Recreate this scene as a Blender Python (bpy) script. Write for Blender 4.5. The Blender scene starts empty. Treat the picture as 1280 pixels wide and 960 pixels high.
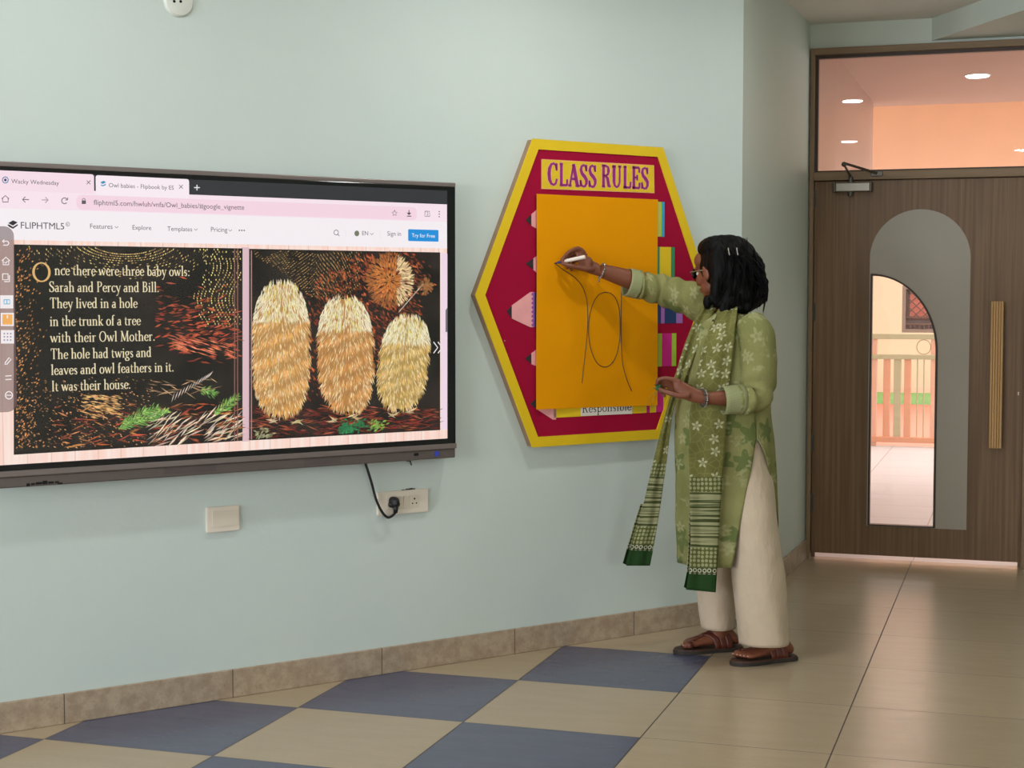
import bpy, bmesh, math, random
from mathutils import Vector, Matrix, noise, Euler
sc = bpy.context.scene
COL = sc.collection
PI = math.pi
R = math.radians

# ------------------------------------------------------------------ camera
CAM = Vector((1.737348, -5.469504, 1.4081682))
F_PX, YAW, PITCH = 1980.5, -0.311514, 0.0558506
cd = bpy.data.cameras.new('camera'); cam = bpy.data.objects.new('camera', cd); COL.objects.link(cam)
cam.location = CAM; cam.rotation_euler = (PI / 2 - PITCH, 0, -YAW)
cd.sensor_width = 36; cd.lens = F_PX * 36 / 1280; cd.clip_start = .05; cd.clip_end = 200
sc.camera = cam
# ------------------------------------------------------------------ light
sc.view_settings.view_transform = 'Standard'; sc.view_settings.look = 'None'
sc.view_settings.exposure = 0.0; sc.view_settings.gamma = 1.0; sc.view_settings.use_curve_mapping = False
sc.cycles.max_bounces = 10; sc.cycles.diffuse_bounces = 6; sc.cycles.transparent_max_bounces = 16
sc.cycles.sample_clamp_indirect = 6.0
W_STRENGTH = 1.6
w = bpy.data.worlds.new('world'); sc.world = w; w.use_nodes = True
wb = w.node_tree.nodes['Background']; wb.inputs[0].default_value = (1.0, .95, .90, 1); wb.inputs[1].default_value = W_STRENGTH
WALL_A = Vector((-1.3756451, -1.1825233, 0)); WALL_ROT = R(52.369)
WD = Vector((math.cos(WALL_ROT), math.sin(WALL_ROT), 0)); WN = Vector((WD.y, -WD.x, 0))
def wallp(u, v, z): return WALL_A + WD * u + WN * v + Vector((0, 0, z))
def area(name, loc, target, sx, sy, power, col):
    l = bpy.data.lights.new(name, 'AREA'); l.shape = 'RECTANGLE'; l.size = sx; l.size_y = sy
    l.energy = power; l.color = col
    o = bpy.data.objects.new(name, l); COL.objects.link(o); o.location = loc
    o.rotation_euler = (Vector(target) - Vector(loc)).to_track_quat('-Z', 'Y').to_euler(); return o
# daylight through the windows of the wall behind the camera
BACK_U = -8.5
WINS = [(1.5, 1.9, 1.0), (3.9, 1.9, 1.0), (6.2, 1.9, 1.0)]     # distance from the screen wall, width, strength
for v, wd, k in WINS:
    area('window_daylight', wallp(BACK_U + .12, v, 1.8), wallp(BACK_U + 5, v, 3.4), wd, 1.7, 168 * k, (.95, 1.0, 1.10))
area('side_daylight', (5.05, -6.85, 1.75), (0, -3.0, 2.4), 2.6, 1.6, 60, (.97, 1.0, 1.04))
# lamps added as daylight fill for the corridor and court behind the door
area('corridor_fill', (2.4, 8.5, 4.05), (2.0, 8.2, 0), 5.5, 2.6, 255, (.93, .99, 1.06))
area('court_fill', (2.0, 14.0, 4.05), (2.0, 14.6, 0), 6, 5, 330, (1.0, .98, .95))
area('corridor_side_fill', (5.6, 5.6, 2.2), (1.6, 5.4, 0), 3, 1.4, 30, (1.0, .98, .96))

# ------------------------------------------------------------------ measuring helpers
CF = Vector((math.sin(YAW) * math.cos(PITCH), math.cos(YAW) * math.cos(PITCH), -math.sin(PITCH)))
CR = Vector((math.cos(YAW), -math.sin(YAW), 0)); CU = CR.cross(CF)
def ray(x, y): return CF + CR * ((x - 640) / F_PX) + CU * ((480 - y) / F_PX)
def onplane(x, y, p0, n):
    d = ray(x, y); return CAM + d * ((Vector(p0) - CAM).dot(n) / d.dot(n))
def W(x, y, v=0.0):
    'photo position on the screen wall, v metres in front of it -> (u, z)'
    p = onplane(x, y, WALL_A + WN * v, WN); return ((p - WALL_A).dot(WD), p.z)
DOOR_Y = 3.07
def DW(x, y, off=0.0):
    p = onplane(x, y, Vector((0, DOOR_Y + off, 0)), Vector((0, 1, 0))); return (p.x, p.z)

def S(r, g, b):
    f = lambda c: (c / 255 / 12.92) if c / 255 <= .04045 else ((c / 255 + .055) / 1.055) ** 2.4
    return (f(r), f(g), f(b), 1.0)

# ------------------------------------------------------------------ material helpers
class NT:
    def __init__(s, name):
        s.m = bpy.data.materials.new(name); s.m.use_nodes = True; s.t = s.m.node_tree
        s.b = s.t.nodes['Principled BSDF']; s.out = s.t.nodes['Material Output']
    def n(s, typ, **k):
        x = s.t.nodes.new(typ)
        for a, v in k.items(): setattr(x, a, v)
        return x
    def put(s, sock, v):
        if v is None: return
        if isinstance(v, bpy.types.NodeSocket): s.t.links.new(v, sock)
        else: sock.default_value = v
    def ma(s, op, a, b=None, c=None):
        x = s.n('ShaderNodeMath', operation=op)
        for i, v in enumerate((a, b, c)): s.put(x.inputs[i], v)
        return x.outputs[0]
    def vm(s, op, a, b=None, scale=None):
        x = s.n('ShaderNodeVectorMath', operation=op); s.put(x.inputs[0], a); s.put(x.inputs[1], b)
        if scale is not None: s.put(x.inputs['Scale'], scale)
        return x.outputs['Value'] if op in ('LENGTH', 'DOT_PRODUCT', 'DISTANCE') else x.outputs[0]
    def mix(s, f, a, b):
        x = s.n('ShaderNodeMix', data_type='RGBA'); s.put(x.inputs[0], f); s.put(x.inputs[6], a); s.put(x.inputs[7], b); return x.outputs[2]
    def xyz(s, v):
        x = s.n('ShaderNodeSeparateXYZ'); s.put(x.inputs[0], v); return x.outputs
    def comb(s, a, b, c=0.0):
        x = s.n('ShaderNodeCombineXYZ'); s.put(x.inputs[0], a); s.put(x.inputs[1], b); s.put(x.inputs[2], c); return x.outputs[0]
    def co(s, kind='Object'): return s.n('ShaderNodeTexCoord').outputs[kind]
    def mp(s, v, scale=(1, 1, 1), loc=(0, 0, 0), rot=(0, 0, 0)):
        x = s.n('ShaderNodeMapping'); s.put(x.inputs[0], v); x.inputs[1].default_value = loc; x.inputs[2].default_value = rot; x.inputs[3].default_value = scale; return x.outputs[0]
    def noise(s, v, scale, detail=3, rough=.5):
        x = s.n('ShaderNodeTexNoise'); s.put(x.inputs['Vector'], v); x.inputs['Scale'].default_value = scale; x.inputs['Detail'].default_value = detail; x.inputs['Roughness'].default_value = rough; return x.outputs[0]
    def vor(s, v, scale, dim='3D', feat='F1', rnd=1.0):
        x = s.n('ShaderNodeTexVoronoi', voronoi_dimensions=dim, feature=feat); s.put(x.inputs['Vector'], v); x.inputs['Scale'].default_value = scale; x.inputs['Randomness'].default_value = rnd; return x
    def ss(s, v, a, b):
        x = s.n('ShaderNodeMapRange', interpolation_type='SMOOTHSTEP'); s.put(x.inputs[0], v); x.inputs[1].default_value = a; x.inputs[2].default_value = b; return x.outputs[0]
    def bump(s, h, dist=.01, strength=.3):
        x = s.n('ShaderNodeBump'); s.put(x.inputs['Height'], h); x.inputs['Distance'].default_value = dist; x.inputs['Strength'].default_value = strength
        s.t.links.new(x.outputs[0], s.b.inputs['Normal'])
    def fin(s, col=None, rough=.6, metal=0.0, spec=.5):
        s.put(s.b.inputs['Base Color'], col); s.put(s.b.inputs['Roughness'], rough); s.put(s.b.inputs['Metallic'], metal); s.put(s.b.inputs['Specular IOR Level'], spec); return s.m

def plain(name, c, rough=.6, metal=0.0, var=.06, scale=18.0, bump=0.0, spec=.5):
    t = NT(name); f = t.noise(t.co(), scale, 4)
    d = tuple(max(0, x * (1 - var * 2)) for x in c[:3]) + (1,); e = tuple(min(1, x * (1 + var * 2)) for x in c[:3]) + (1,)
    if bump: t.bump(t.noise(t.co(), scale * 6, 4), .004, bump)
    return t.fin(t.mix(f, d, e), rough, metal, spec)
def emit(name, c, k=1.0):
    t = NT(name); e = t.n('ShaderNodeEmission'); e.inputs[0].default_value = c; e.inputs[1].default_value = k
    t.t.links.new(e.outputs[0], t.out.inputs[0]); return t.m
def glassy(name, refl=.06, tint=(1, 1, 1, 1)):
    t = NT(name); a = t.n('ShaderNodeBsdfTransparent'); a.inputs[0].default_value = tint
    g = t.n('ShaderNodeBsdfGlossy'); g.inputs['Roughness'].default_value = .01
    m = t.n('ShaderNodeMixShader'); m.inputs[0].default_value = refl
    t.t.links.new(a.outputs[0], m.inputs[1]); t.t.links.new(g.outputs[0], m.inputs[2]); t.t.links.new(m.outputs[0], t.out.inputs[0]); return t.m

# ------------------------------------------------------------------ mesh helpers
class MB:
    def __init__(s): s.v = []; s.f = []; s.uv = []; s.mi = []; s.c = []
    def face(s, idx, uv=None, mi=0, col=None): s.f.append(list(idx)); s.uv.append(uv); s.mi.append(mi); s.c.append(col)
    def add(s, vs, fs, mi=0, col=None, uvs=None):
        o = len(s.v); s.v += [tuple(x) for x in vs]
        for k, f in enumerate(fs): s.face([i + o for i in f], uvs[k] if uvs else None, mi, col)
    def box(s, x0, x1, y0, y1, z0, z1, mi=0):
        vs = [(x, y, z) for x in (x0, x1) for y in (y0, y1) for z in (z0, z1)]
        s.add(vs, [(0, 1, 3, 2), (4, 6, 7, 5), (0, 4, 5, 1), (2, 3, 7, 6), (0, 2, 6, 4), (1, 5, 7, 3)], mi)
    def bevbox(s, x0, x1, y0, y1, z0, z1, b=.004, seg=2, mi=0):
        bm = bmesh.new(); bmesh.ops.create_cube(bm, size=1)
        for v in bm.verts: v.co = Vector(((x0 + x1) / 2 + v.co.x * (x1 - x0), (y0 + y1) / 2 + v.co.y * (y1 - y0), (z0 + z1) / 2 + v.co.z * (z1 - z0)))
        bmesh.ops.bevel(bm, geom=bm.edges[:], offset=b, segments=seg, profile=.5, affect='EDGES')
        s.bm(bm, mi)
    def bm(s, bm, mi=0):
        bm.verts.index_update(); s.add([v.co[:] for v in bm.verts], [[v.index for v in f.verts] for f in bm.faces], mi); bm.free()
    def loft(s, rings, closed=True, cap=True, mi=0, uv=False, UV=None):
        o = len(s.v); n = len(rings[0])
        for r in rings: s.v += [tuple(p) for p in r]
        if uv:
            ls = [0.0]
            for a, b in zip(rings, rings[1:]): ls.append(ls[-1] + sum((Vector(a[k]) - Vector(b[k])).length for k in range(0, n, max(1, n // 8))) / len(range(0, n, max(1, n // 8))))
            us = []
            for r in rings:
                q = [0.0]
                for k in range(n): q.append(q[-1] + (Vector(r[k]) - Vector(r[(k + 1) % n])).length)
                us.append(q)
        for i in range(len(rings) - 1):
            for k in range(n if closed else n - 1):
                k2 = (k + 1) % n
                q = None
                if UV: q = [UV[i][k], UV[i][k + 1], UV[i + 1][k + 1], UV[i + 1][k]]
                elif uv: q = [(us[i][k], ls[i]), (us[i][k + 1], ls[i]), (us[i + 1][k + 1], ls[i + 1]), (us[i + 1][k], ls[i + 1])]
                s.face((o + i * n + k, o + i * n + k2, o + (i + 1) * n + k2, o + (i + 1) * n + k), q, mi)
        if cap and closed:
            s.face(list(range(o, o + n))[::-1], None, mi); e = o + (len(rings) - 1) * n; s.face(list(range(e, e + n)), None, mi)
    def tube(s, pts, rad, n=10, cap=True, mi=0, flat=None, side=None, uv=False):
        pts = [Vector(p) for p in pts]
        if not hasattr(rad, '__len__'): rad = [rad] * len(pts)
        rings = []; prev = None
        for i, p in enumerate(pts):
            t = (pts[min(i + 1, len(pts) - 1)] - pts[max(i - 1, 0)]).normalized()
            if side is not None: a = Vector(side)
            elif prev is None: a = Vector((0, 0, 1)) if abs(t.z) < .9 else Vector((1, 0, 0))
            else: a = prev
            a = (a - t * a.dot(t)).normalized(); prev = a; b = t.cross(a)
            fl = flat[i] if flat else 1.0
            rings.append([p + a * (math.cos(k * 2 * PI / n) * rad[i]) + b * (math.sin(k * 2 * PI / n) * rad[i] * fl) for k in range(n)])
        s.loft(rings, True, cap, mi, uv)
    def ball(s, c, r, M=None, seg=20, rings=14, mi=0):
        c = Vector(c)
        if not hasattr(r, '__len__'): r = (r, r, r)
        vs = []; fs = []
        for i in range(rings + 1):
            t = PI * i / rings
            for k in range(seg):
                a = 2 * PI * k / seg
                d = Vector((math.sin(t) * math.cos(a) * r[0], math.sin(t) * math.sin(a) * r[1], math.cos(t) * r[2]))
                if M is not None: d = M @ d
                vs.append(c + d)
        for i in range(rings):
            for k in range(seg):
                fs.append((i * seg + k, (i + 1) * seg + k, (i + 1) * seg + (k + 1) % seg, i * seg + (k + 1) % seg))
        s.add(vs, fs, mi)
    def prism(s, outline, y0, y1, holes=(), mi=0):
        'outline in (x, z), solid between y0 and y1, holes cut through'
        bm = bmesh.new(); es = []
        for loop in [outline] + list(holes):
            vv = [bm.verts.new((p[0], y0, p[1])) for p in loop]
            for a, b in zip(vv, vv[1:] + vv[:1]): es.append(bm.edges.new((a, b)))
        r = bmesh.ops.triangle_fill(bm, use_beauty=True, edges=es)
        fc = [g for g in bm.faces]
        e = bmesh.ops.extrude_face_region(bm, geom=fc)
        for g in e['geom']:
            if isinstance(g, bmesh.types.BMVert): g.co.y = y1
        bmesh.ops.recalc_face_normals(bm, faces=bm.faces[:])
        s.bm(bm, mi)
    def poly(s, pts, y, mi=0, col=None):
        'flat polygon in (x, z) at depth y, facing -y'
        s.add([(p[0], y, p[1]) for p in pts], [list(range(len(pts)))], mi, col)
    def ribbon(s, pts, w, y, closed=False, mi=0, col=None):
        'flat stroke of width w along 2D points, lying at depth y'
        P = [Vector((p[0], p[1])) for p in pts]; n = len(P)
        if n < 2: return
        ws = w if hasattr(w, '__len__') else [w] * n
        L = []; Rr = []
        for i in range(n):
            a = P[i - 1] if (closed or i > 0) else P[i]; b = P[(i + 1) % n] if (closed or i < n - 1) else P[i]
            t = (b - a); t = t.normalized() if t.length > 1e-9 else Vector((1, 0)); q = Vector((-t.y, t.x)) * ws[i] / 2
            L.append(P[i] + q); Rr.append(P[i] - q)
        vs = [(p.x, y, p.y) for p in L] + [(p.x, y, p.y) for p in Rr]
        fs = [(i, (i + 1) % n, n + (i + 1) % n, n + i) for i in range(n if closed else n - 1)]
        s.add(vs, fs, mi, col)
    def build(s, name, mat, parent=None, smooth=False, angle=None, loc=None):
        me = bpy.data.meshes.new(name); me.from_pydata(s.v, [], s.f)
        for m in (mat if isinstance(mat, (list, tuple)) else [mat]): me.materials.append(m)
        for p, mi in zip(me.polygons, s.mi): p.material_index = mi; p.use_smooth = smooth
        if any(u is not None for u in s.uv):
            l = me.uv_layers.new(name='UVMap')
            for p, u in zip(me.polygons, s.uv):
                if u:
                    for k, li in enumerate(p.loop_indices): l.data[li].uv = u[k]
        if any(c is not None for c in s.c):
            a = me.color_attributes.new('paint', 'FLOAT_COLOR', 'CORNER')
            for p, c in zip(me.polygons, s.c):
                for li in p.loop_indices: a.data[li].color = c or (0, 0, 0, 1)
        me.validate(); me.update()
        o = bpy.data.objects.new(name, me); COL.objects.link(o)
        if smooth and angle is not None:
            me.set_sharp_from_angle(angle=R(angle))
        if parent is not None: o.parent = parent
        if loc is not None: o.location = loc
        return o
def applied(o, mods):
    'bake modifiers into the mesh'
    for typ, kw in mods:
        m = o.modifiers.new('m', typ)
        for k, v in kw.items(): setattr(m, k, v)
    bpy.context.view_layer.update()
    dg = bpy.context.evaluated_depsgraph_get(); me = bpy.data.meshes.new_from_object(o.evaluated_get(dg))
    o.modifiers.clear(); old = o.data; mats = list(old.materials); o.data = me
    if not len(me.materials):
        for m in mats: me.materials.append(m)
    for p in me.polygons: p.use_smooth = True
    bpy.data.meshes.remove(old); return o
def tag(o, label=None, cat=None, group=None, kind=None):
    for k, v in (('label', label), ('category', cat), ('group', group), ('kind', kind)):
        if v: o[k] = v
    return o
def thing(name, label, cat, loc=(0, 0, 0), rz=0.0, group=None, kind=None):
    o = bpy.data.objects.new(name, None); o.empty_display_size = .05; COL.objects.link(o); o.location = loc; o.rotation_euler = (0, 0, rz)
    return tag(o, label, cat, group, kind)
def wthing(name, label, cat, u, z, group=None):
    'a thing fixed on the screen wall: local x runs along the wall, -y stands out from it'
    return thing(name, label, cat, wallp(u, 0, z), WALL_ROT, group)
def arc(cx, cy, rx, ry, a0, a1, n=12):
    return [(cx + rx * math.cos(R(a0 + (a1 - a0) * k / n)), cy + ry * math.sin(R(a0 + (a1 - a0) * k / n))) for k in range(n + 1)]
def rrect(x0, x1, y0, y1, r, n=5):
    return arc(x1 - r, y1 - r, r, r, 0, 90, n) + arc(x0 + r, y1 - r, r, r, 90, 180, n) + arc(x0 + r, y0 + r, r, r, 180, 270, n) + arc(x1 - r, y0 + r, r, r, 270, 360, n)

# ------------------------------------------------------------------ materials of the room
def wall_mat(name, c1, c2):
    t = NT(name); o = t.co(); f = t.ss(t.noise(o, 1.1, 3), .3, .7)
    g = t.noise(o, 9, 4); col = t.mix(t.ma('MULTIPLY', g, .35), t.mix(f, c1, c2), tuple(x * .9 for x in c1[:3]) + (1,))
    sm = t.ma('MULTIPLY', t.ss(t.noise(t.mp(o, (5, 5, 9)), 1.0, 5, .65), .68, .78), t.ss(t.xyz(o)[2], .9, .1))   # scuff marks low on the wall
    col = t.mix(t.ma('MULTIPLY', sm, .25), col, S(120, 122, 112))
    t.bump(t.noise(o, 55, 4), .003, .18); return t.fin(col, .55, 0, .35)
M = {}
M['wall'] = wall_mat('mint wall paint', S(203, 216, 211), S(207, 218, 212))
M['wall2'] = wall_mat('mint wall paint side', S(200, 210, 200), S(204, 211, 201))
M['ceil'] = plain('ceiling paint', S(226, 222, 214), .8, var=.02, scale=3)
def floor_mat():
    t = NT('floor tiles'); o = t.co(); x, y, z = t.xyz(o)
    gx = t.ma('DIVIDE', x, .6); gy = t.ma('DIVIDE', y, .6); ix = t.ma('FLOOR', gx); iy = t.ma('FLOOR', gy)
    par = t.ma('SUBTRACT', 1.0, t.ma('ABSOLUTE', t.ma('MODULO', t.ma('ADD', ix, iy), 2.0)))
    blue = t.ma('MULTIPLY', par, t.ma('LESS_THAN', ix, .5))
    cell = t.comb(ix, iy, 0.0); wn = t.n('ShaderNodeTexWhiteNoise', noise_dimensions='2D'); t.put(wn.inputs['Vector'], cell); rnd = wn.outputs['Value']
    n1 = t.noise(t.mp(o, (1.2, 6, 1)), 3.0, 5, .6); n2 = t.noise(o, 70, 3)
    bei = t.mix(t.ss(n1, .3, .7), S(183, 164, 136), S(188, 169, 142)); bei = t.mix(t.ma('MULTIPLY', rnd, .3), bei, S(160, 146, 122)); bei = t.mix(t.ma('MULTIPLY', n2, .25), bei, S(150, 134, 110))
    blu = t.mix(t.ss(n1, .3, .7), S(83, 87, 110), S(88, 92, 116))
    c = t.mix(blue, bei, blu)
    fx = t.ma('FRACT', gx); fy = t.ma('FRACT', gy)
    ex = t.ma('MINIMUM', fx, t.ma('SUBTRACT', 1.0, fx)); ey = t.ma('MINIMUM', fy, t.ma('SUBTRACT', 1.0, fy))
    gr = t.ma('MAXIMUM', t.ma('LESS_THAN', ex, .0036), t.ma('LESS_THAN', ey, .0026))
    c = t.mix(gr, c, S(66, 58, 48))
    # worn, scratched glaze
    sc1 = t.noise(t.mp(o, (7, 16, 1), rot=(0, 0, .35)), 1.0, 6, .62); sc2 = t.noise(t.mp(o, (14, 6, 1), rot=(0, 0, -.6)), 1.0, 5, .6)
    rough = t.ma('ADD', .24, t.ma('MULTIPLY', t.ss(sc1, .3, .7), .03)); rough = t.ma('ADD', rough, t.ma('MULTIPLY', gr, .4))
    h = t.ma('ADD', t.ma('MULTIPLY', sc1, .6), t.ma('MULTIPLY', sc2, .5)); h = t.ma('SUBTRACT', h, t.ma('MULTIPLY', gr, 2.0))
    # short curved scratches in the glaze
    ln = t.ss(t.ma('ABSOLUTE', t.ma('SUBTRACT', t.noise(o, 7, 3, .6), .5)), .014, .0); ln = t.ma('MULTIPLY', ln, t.ss(t.noise(t.mp(o, loc=(4, 9, 0)), 11, 3), .52, .62))
    ln2 = t.ss(t.ma('ABSOLUTE', t.ma('SUBTRACT', t.noise(t.mp(o, (1, 1.8, 1), loc=(2, 3, 0)), 13, 3, .6), .5)), .016, .0); ln2 = t.ma('MULTIPLY', ln2, t.ss(t.noise(t.mp(o, loc=(7, 1, 0)), 9, 3), .52, .62))
    h = t.ma('ADD', t.ma('MULTIPLY', h, .1), t.ma('ADD', ln, ln2)); t.bump(h, .0012, .16)
    return t.fin(c, rough, 0, .5)
M['floor'] = floor_mat()
def stone_mat():
    t = NT('beige skirting stone'); o = t.co(); n1 = t.noise(o, 22, 5, .7); n2 = t.noise(o, 120, 4, .7)
    c = t.mix(t.ss(n1, .35, .65), S(158, 138, 116), S(178, 160, 136)); c = t.mix(t.ma('MULTIPLY', t.ss(n2, .55, .72), .55), c, S(120, 98, 80))
    fu = t.ma('FRACT', t.ma('DIVIDE', t.ma('ADD', t.xyz(o)[0], .395), .6)); j = t.ma('LESS_THAN', fu, .006)
    c = t.mix(j, c, S(90, 76, 62)); t.bump(n2, .003, .2); return t.fin(c, .5)
M['stone'] = stone_mat()
def wood_mat(name, c1, c2, c3, axis=2, fine=70, rough=.5):
    t = NT(name); o = t.co(); s1 = [fine, fine, fine]; s1[axis] = 1.1; s2 = [9, 9, 9]; s2[axis] = .5
    a = t.noise(t.mp(o, tuple(s1)), 1.0, 4, .6); b = t.noise(t.mp(o, tuple(s2)), 1.0, 3, .55)
    c = t.mix(t.ss(a, .3, .7), c1, c2); c = t.mix(t.ma('MULTIPLY', t.ss(b, .5, .75), .55), c, c3); t.bump(a, .002, .1); return t.fin(c, rough, 0, .35)
M['doorwood'] = wood_mat('dark walnut laminate', S(106, 80, 56), S(132, 104, 76), S(90, 67, 46), 2, 60, .45)
M['framewood'] = wood_mat('brown frame laminate', S(128, 106, 80), S(142, 118, 90), S(116, 94, 70), 2, 40)
M['framewood_h'] = wood_mat('brown frame laminate across', S(128, 106, 80), S(142, 118, 90), S(116, 94, 70), 0, 40)
M['handlewood'] = wood_mat('pale oak', S(190, 148, 96), S(206, 164, 110), S(164, 122, 76), 2, 90)
M['greylam'] = plain('grey laminate', S(164, 156, 142), .45, var=.03, scale=4)
M['trimdark'] = plain('dark glazing bead', S(62, 44, 32), .5)
M['glass'] = glassy('clear pane', .05)
M['steel'] = plain('brushed steel', S(170, 168, 160), .35, .9, var=.04, scale=30)
M['darksteel'] = plain('dark steel', S(92, 88, 80), .4, .7)
M['black'] = plain('black rubber', S(20, 20, 20), .55)
M['white'] = plain('warm white plastic', S(226, 216, 200), .4, var=.015)
M['hole'] = plain('dark recess', S(12, 11, 10), .9)

# ------------------------------------------------------------------ setting
CEIL_Z = 2.837
def st(o): return tag(o, kind='structure')
m = MB(); m.box(-11, 9, -18, DOOR_Y + .06, -.1, 0); st(m.build('floor', M['floor']))
m = MB(); m.box(-11, 9, -18, DOOR_Y + .15, CEIL_Z, CEIL_Z + .1); st(m.build('ceiling', M['ceil']))
CORNER_U = 3.203; CO = wallp(CORNER_U, 0, 0)
def wall_local(mb, name, mat):
    o = mb.build(name, mat); o.location = WALL_A; o.rotation_euler = (0, 0, WALL_ROT); return o
m = MB(); m.box(BACK_U - .2, CORNER_U, 0, .15, 0, CEIL_Z); st(wall_local(m, 'wall_left', M['wall']))
m = MB(); m.bevbox(BACK_U, CORNER_U + .006, -.012, 0, 0, .1, .003); st(wall_local(m, 'baseboard_left', M['stone']))
# the short return wall that leads to the door
FE = Vector((.650, DOOR_Y + .1, 0)); sd = (FE - CO); L_side = sd.length; a_side = math.atan2(sd.y, sd.x)
m = MB(); m.box(-.0, L_side, .001, .15, 0, CEIL_Z); o = m.build('wall_middle', M['wall2']); o.location = CO; o.rotation_euler = (0, 0, a_side); st(o)
m = MB(); m.bevbox(.012, L_side - .12, -.012, .001, 0, .1, .003); o = m.build('baseboard_middle', M['stone']); o.location = CO; o.rotation_euler = (0, 0, a_side); st(o)
# door wall with its opening
FX0, FX1, FZ = .652, 1.79, 2.707
m = MB(); m.box(.5, FX0, 0, .14, 0, CEIL_Z); m.box(FX0, FX1, 0, .14, FZ, CEIL_Z); m.box(FX1, 5.2, 0, .14, 0, CEIL_Z)
o = m.build('wall_back', M['wall2']); o.location = (0, DOOR_Y, 0); st(o)
m = MB(); m.prism([(1.266, -.0), (4.4, -.0), (4.4, -5.37)], 0, CEIL_Z - 2.723); o = m.build('trim_1', M['wall2'])
for v in o.data.vertices: v.co = Vector((v.co.x, v.co.z, v.co.y))
o.data.flip_normals(); o.location = (0, DOOR_Y, 2.723); st(o)
# the rest of the room, behind the camera
m = MB(); m.prism([(-18, 0), (DOOR_Y, 0), (DOOR_Y, CEIL_Z), (-18, CEIL_Z)], 0, .15, [[(-8.2, .9), (-5.5, .9), (-5.5, 2.6), (-8.2, 2.6)]]); o = m.build('wall_right', M['wall2']); o.location = (5.2, 0, 0); o.rotation_euler = (0, 0, PI / 2); o.location.x = 5.35; st(o)
def bx(mb, v0, v1, z0, z1): mb.box(BACK_U - .15, BACK_U, -v1, -v0, z0, z1)
m = MB(); bx(m, 0, 11.5, 0, .85); bx(m, 0, 11.5, 2.65, CEIL_Z); last = 0
for v, wd, k in WINS: bx(m, last, v - wd / 2, .85, 2.65); last = v + wd / 2
bx(m, last, 11.5, .85, 2.65); st(wall_local(m, 'wall_front', M['wall2']))
M['upvc'] = plain('white window frame', S(225, 225, 220), .4)
for i, (v, wd, k) in enumerate(WINS):
    m = MB(); a, b = v - wd / 2, v + wd / 2
    for q in (a, v - .03, b - .06): m.box(BACK_U - .1, BACK_U - .04, -q - .06, -q, .85, 2.65)
    for z in (.85, 2.59): m.box(BACK_U - .1, BACK_U - .04, -b, -a, z, z + .06)
    st(wall_local(m, 'window_%d' % (i + 1), M['upvc']))
m = MB()
for y0, y1, z0, z1 in ((-8.2, -8.14, .9, 2.6), (-5.56, -5.5, .9, 2.6), (-6.88, -6.82, .9, 2.6), (-8.2, -5.5, .9, .96), (-8.2, -5.5, 2.54, 2.6)): m.box(5.24, 5.30, y0, y1, z0, z1)
st(m.build('window_5', M['upvc']))

# ------------------------------------------------------------------ door
D = thing('door_1', None, None, (0, DOOR_Y, 0)); st(D)
FY0 = -.03                                                            # frame stands a little proud of the wall
m = MB(); m.bevbox(FX0, .673, FY0, .12, 0, FZ, .002); m.build('door_jamb', M['framewood'], D)
m = MB(); m.bevbox(1.75, FX1, FY0, .12, 0, FZ, .002); m.build('door_jamb', M['framewood'], D)
m = MB(); m.bevbox(.673, 1.75, FY0, .12, 2.672, FZ, .002); m.build('head_rail', M['framewood_h'], D)
m = MB(); m.bevbox(.673, 1.75, FY0, .12, 2.014, 2.058, .002); m.build('transom_rail', M['framewood_h'], D)
m = MB(); m.box(.673, .690, .044, .060, 0, 2.014); m.box(1.733, 1.75, .044, .060, 0, 2.014); m.box(.690, 1.733, .044, .060, 1.998, 2.014); m.build('door_stop', M['framewood'], D)
# glazed transom
m = MB()
for x0, x1, z0, z1 in ((.673, .69, 2.058, 2.672), (1.733, 1.75, 2.058, 2.672), (.69, 1.733, 2.655, 2.672), (.69, 1.733, 2.058, 2.067)): m.box(x0, x1, .0, .03, z0, z1)
m.build('transom_bead', M['trimdark'], D)
m = MB(); m.box(.69, 1.733, .034, .039, 2.067, 2.655); m.build('transom_glass', M['glass'], D)
# leaf, hung on the left
glz = [(.982, .196), (1.308, .196), (1.308, 1.115)] + arc(.982, 1.115, .326, .396, 4, 90, 18)
m = MB(); m.prism([(.6765, .03), (1.749, .03), (1.749, 2.010), (.6765, 2.010)], 0, .04, [glz]); m.build('door_leaf', M['doorwood'], D)
archo = [(.967, .187), (1.477, .187), (1.477, 1.600)] + arc(1.222, 1.600, .255, .256, 3, 180, 30)
gl2 = [(.9675, .190)] + [(x + (.013 if x > 1 else 0), z + (.013 if z > 1 else -.013)) for x, z in glz[1:-1]] + [(.9675, 1.524)]
gl3 = [(.972, .1895), (1.320, .1895), (1.320, 1.115)] + arc(.972, 1.115, .348, .408, 4, 90, 18)
m = MB(); m.prism(archo, -.0025, -.0002, [gl3]); m.build('arch_panel', M['greylam'], D)
m = MB(); m.prism(gl3, -.006, .0, [glz]); m.build('glazing_bead', M['trimdark'], D)
m = MB(); m.box(.976, 1.314, .018, .022, .192, 1.513); o = m.build('glass_pane', M['glass'], D)
x, z = DW(1154.5, 434); m = MB(); m.ribbon(arc(x, z, .036, .038, 0, 360, 36)[:-1], .0035, .0165, True)
m.build('round_sticker', plain('ring sticker', S(196, 160, 120), .6), D)
m = MB()                                                              # reeded pull handle
m.box(1.583, 1.645, -.040, -.028, .622, 1.378)
for k in range(5): m.bevbox(1.583 + k * .0125, 1.594 + k * .0125, -.052, -.040, .622, 1.378, .003)
for z in (.72, 1.28): m.tube([(1.614, -.028, z), (1.614, 0, z)], .012, 12)
tag(m.build('door_handle', M['handlewood'], D), 'pale oak reeded pull handle')
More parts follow.
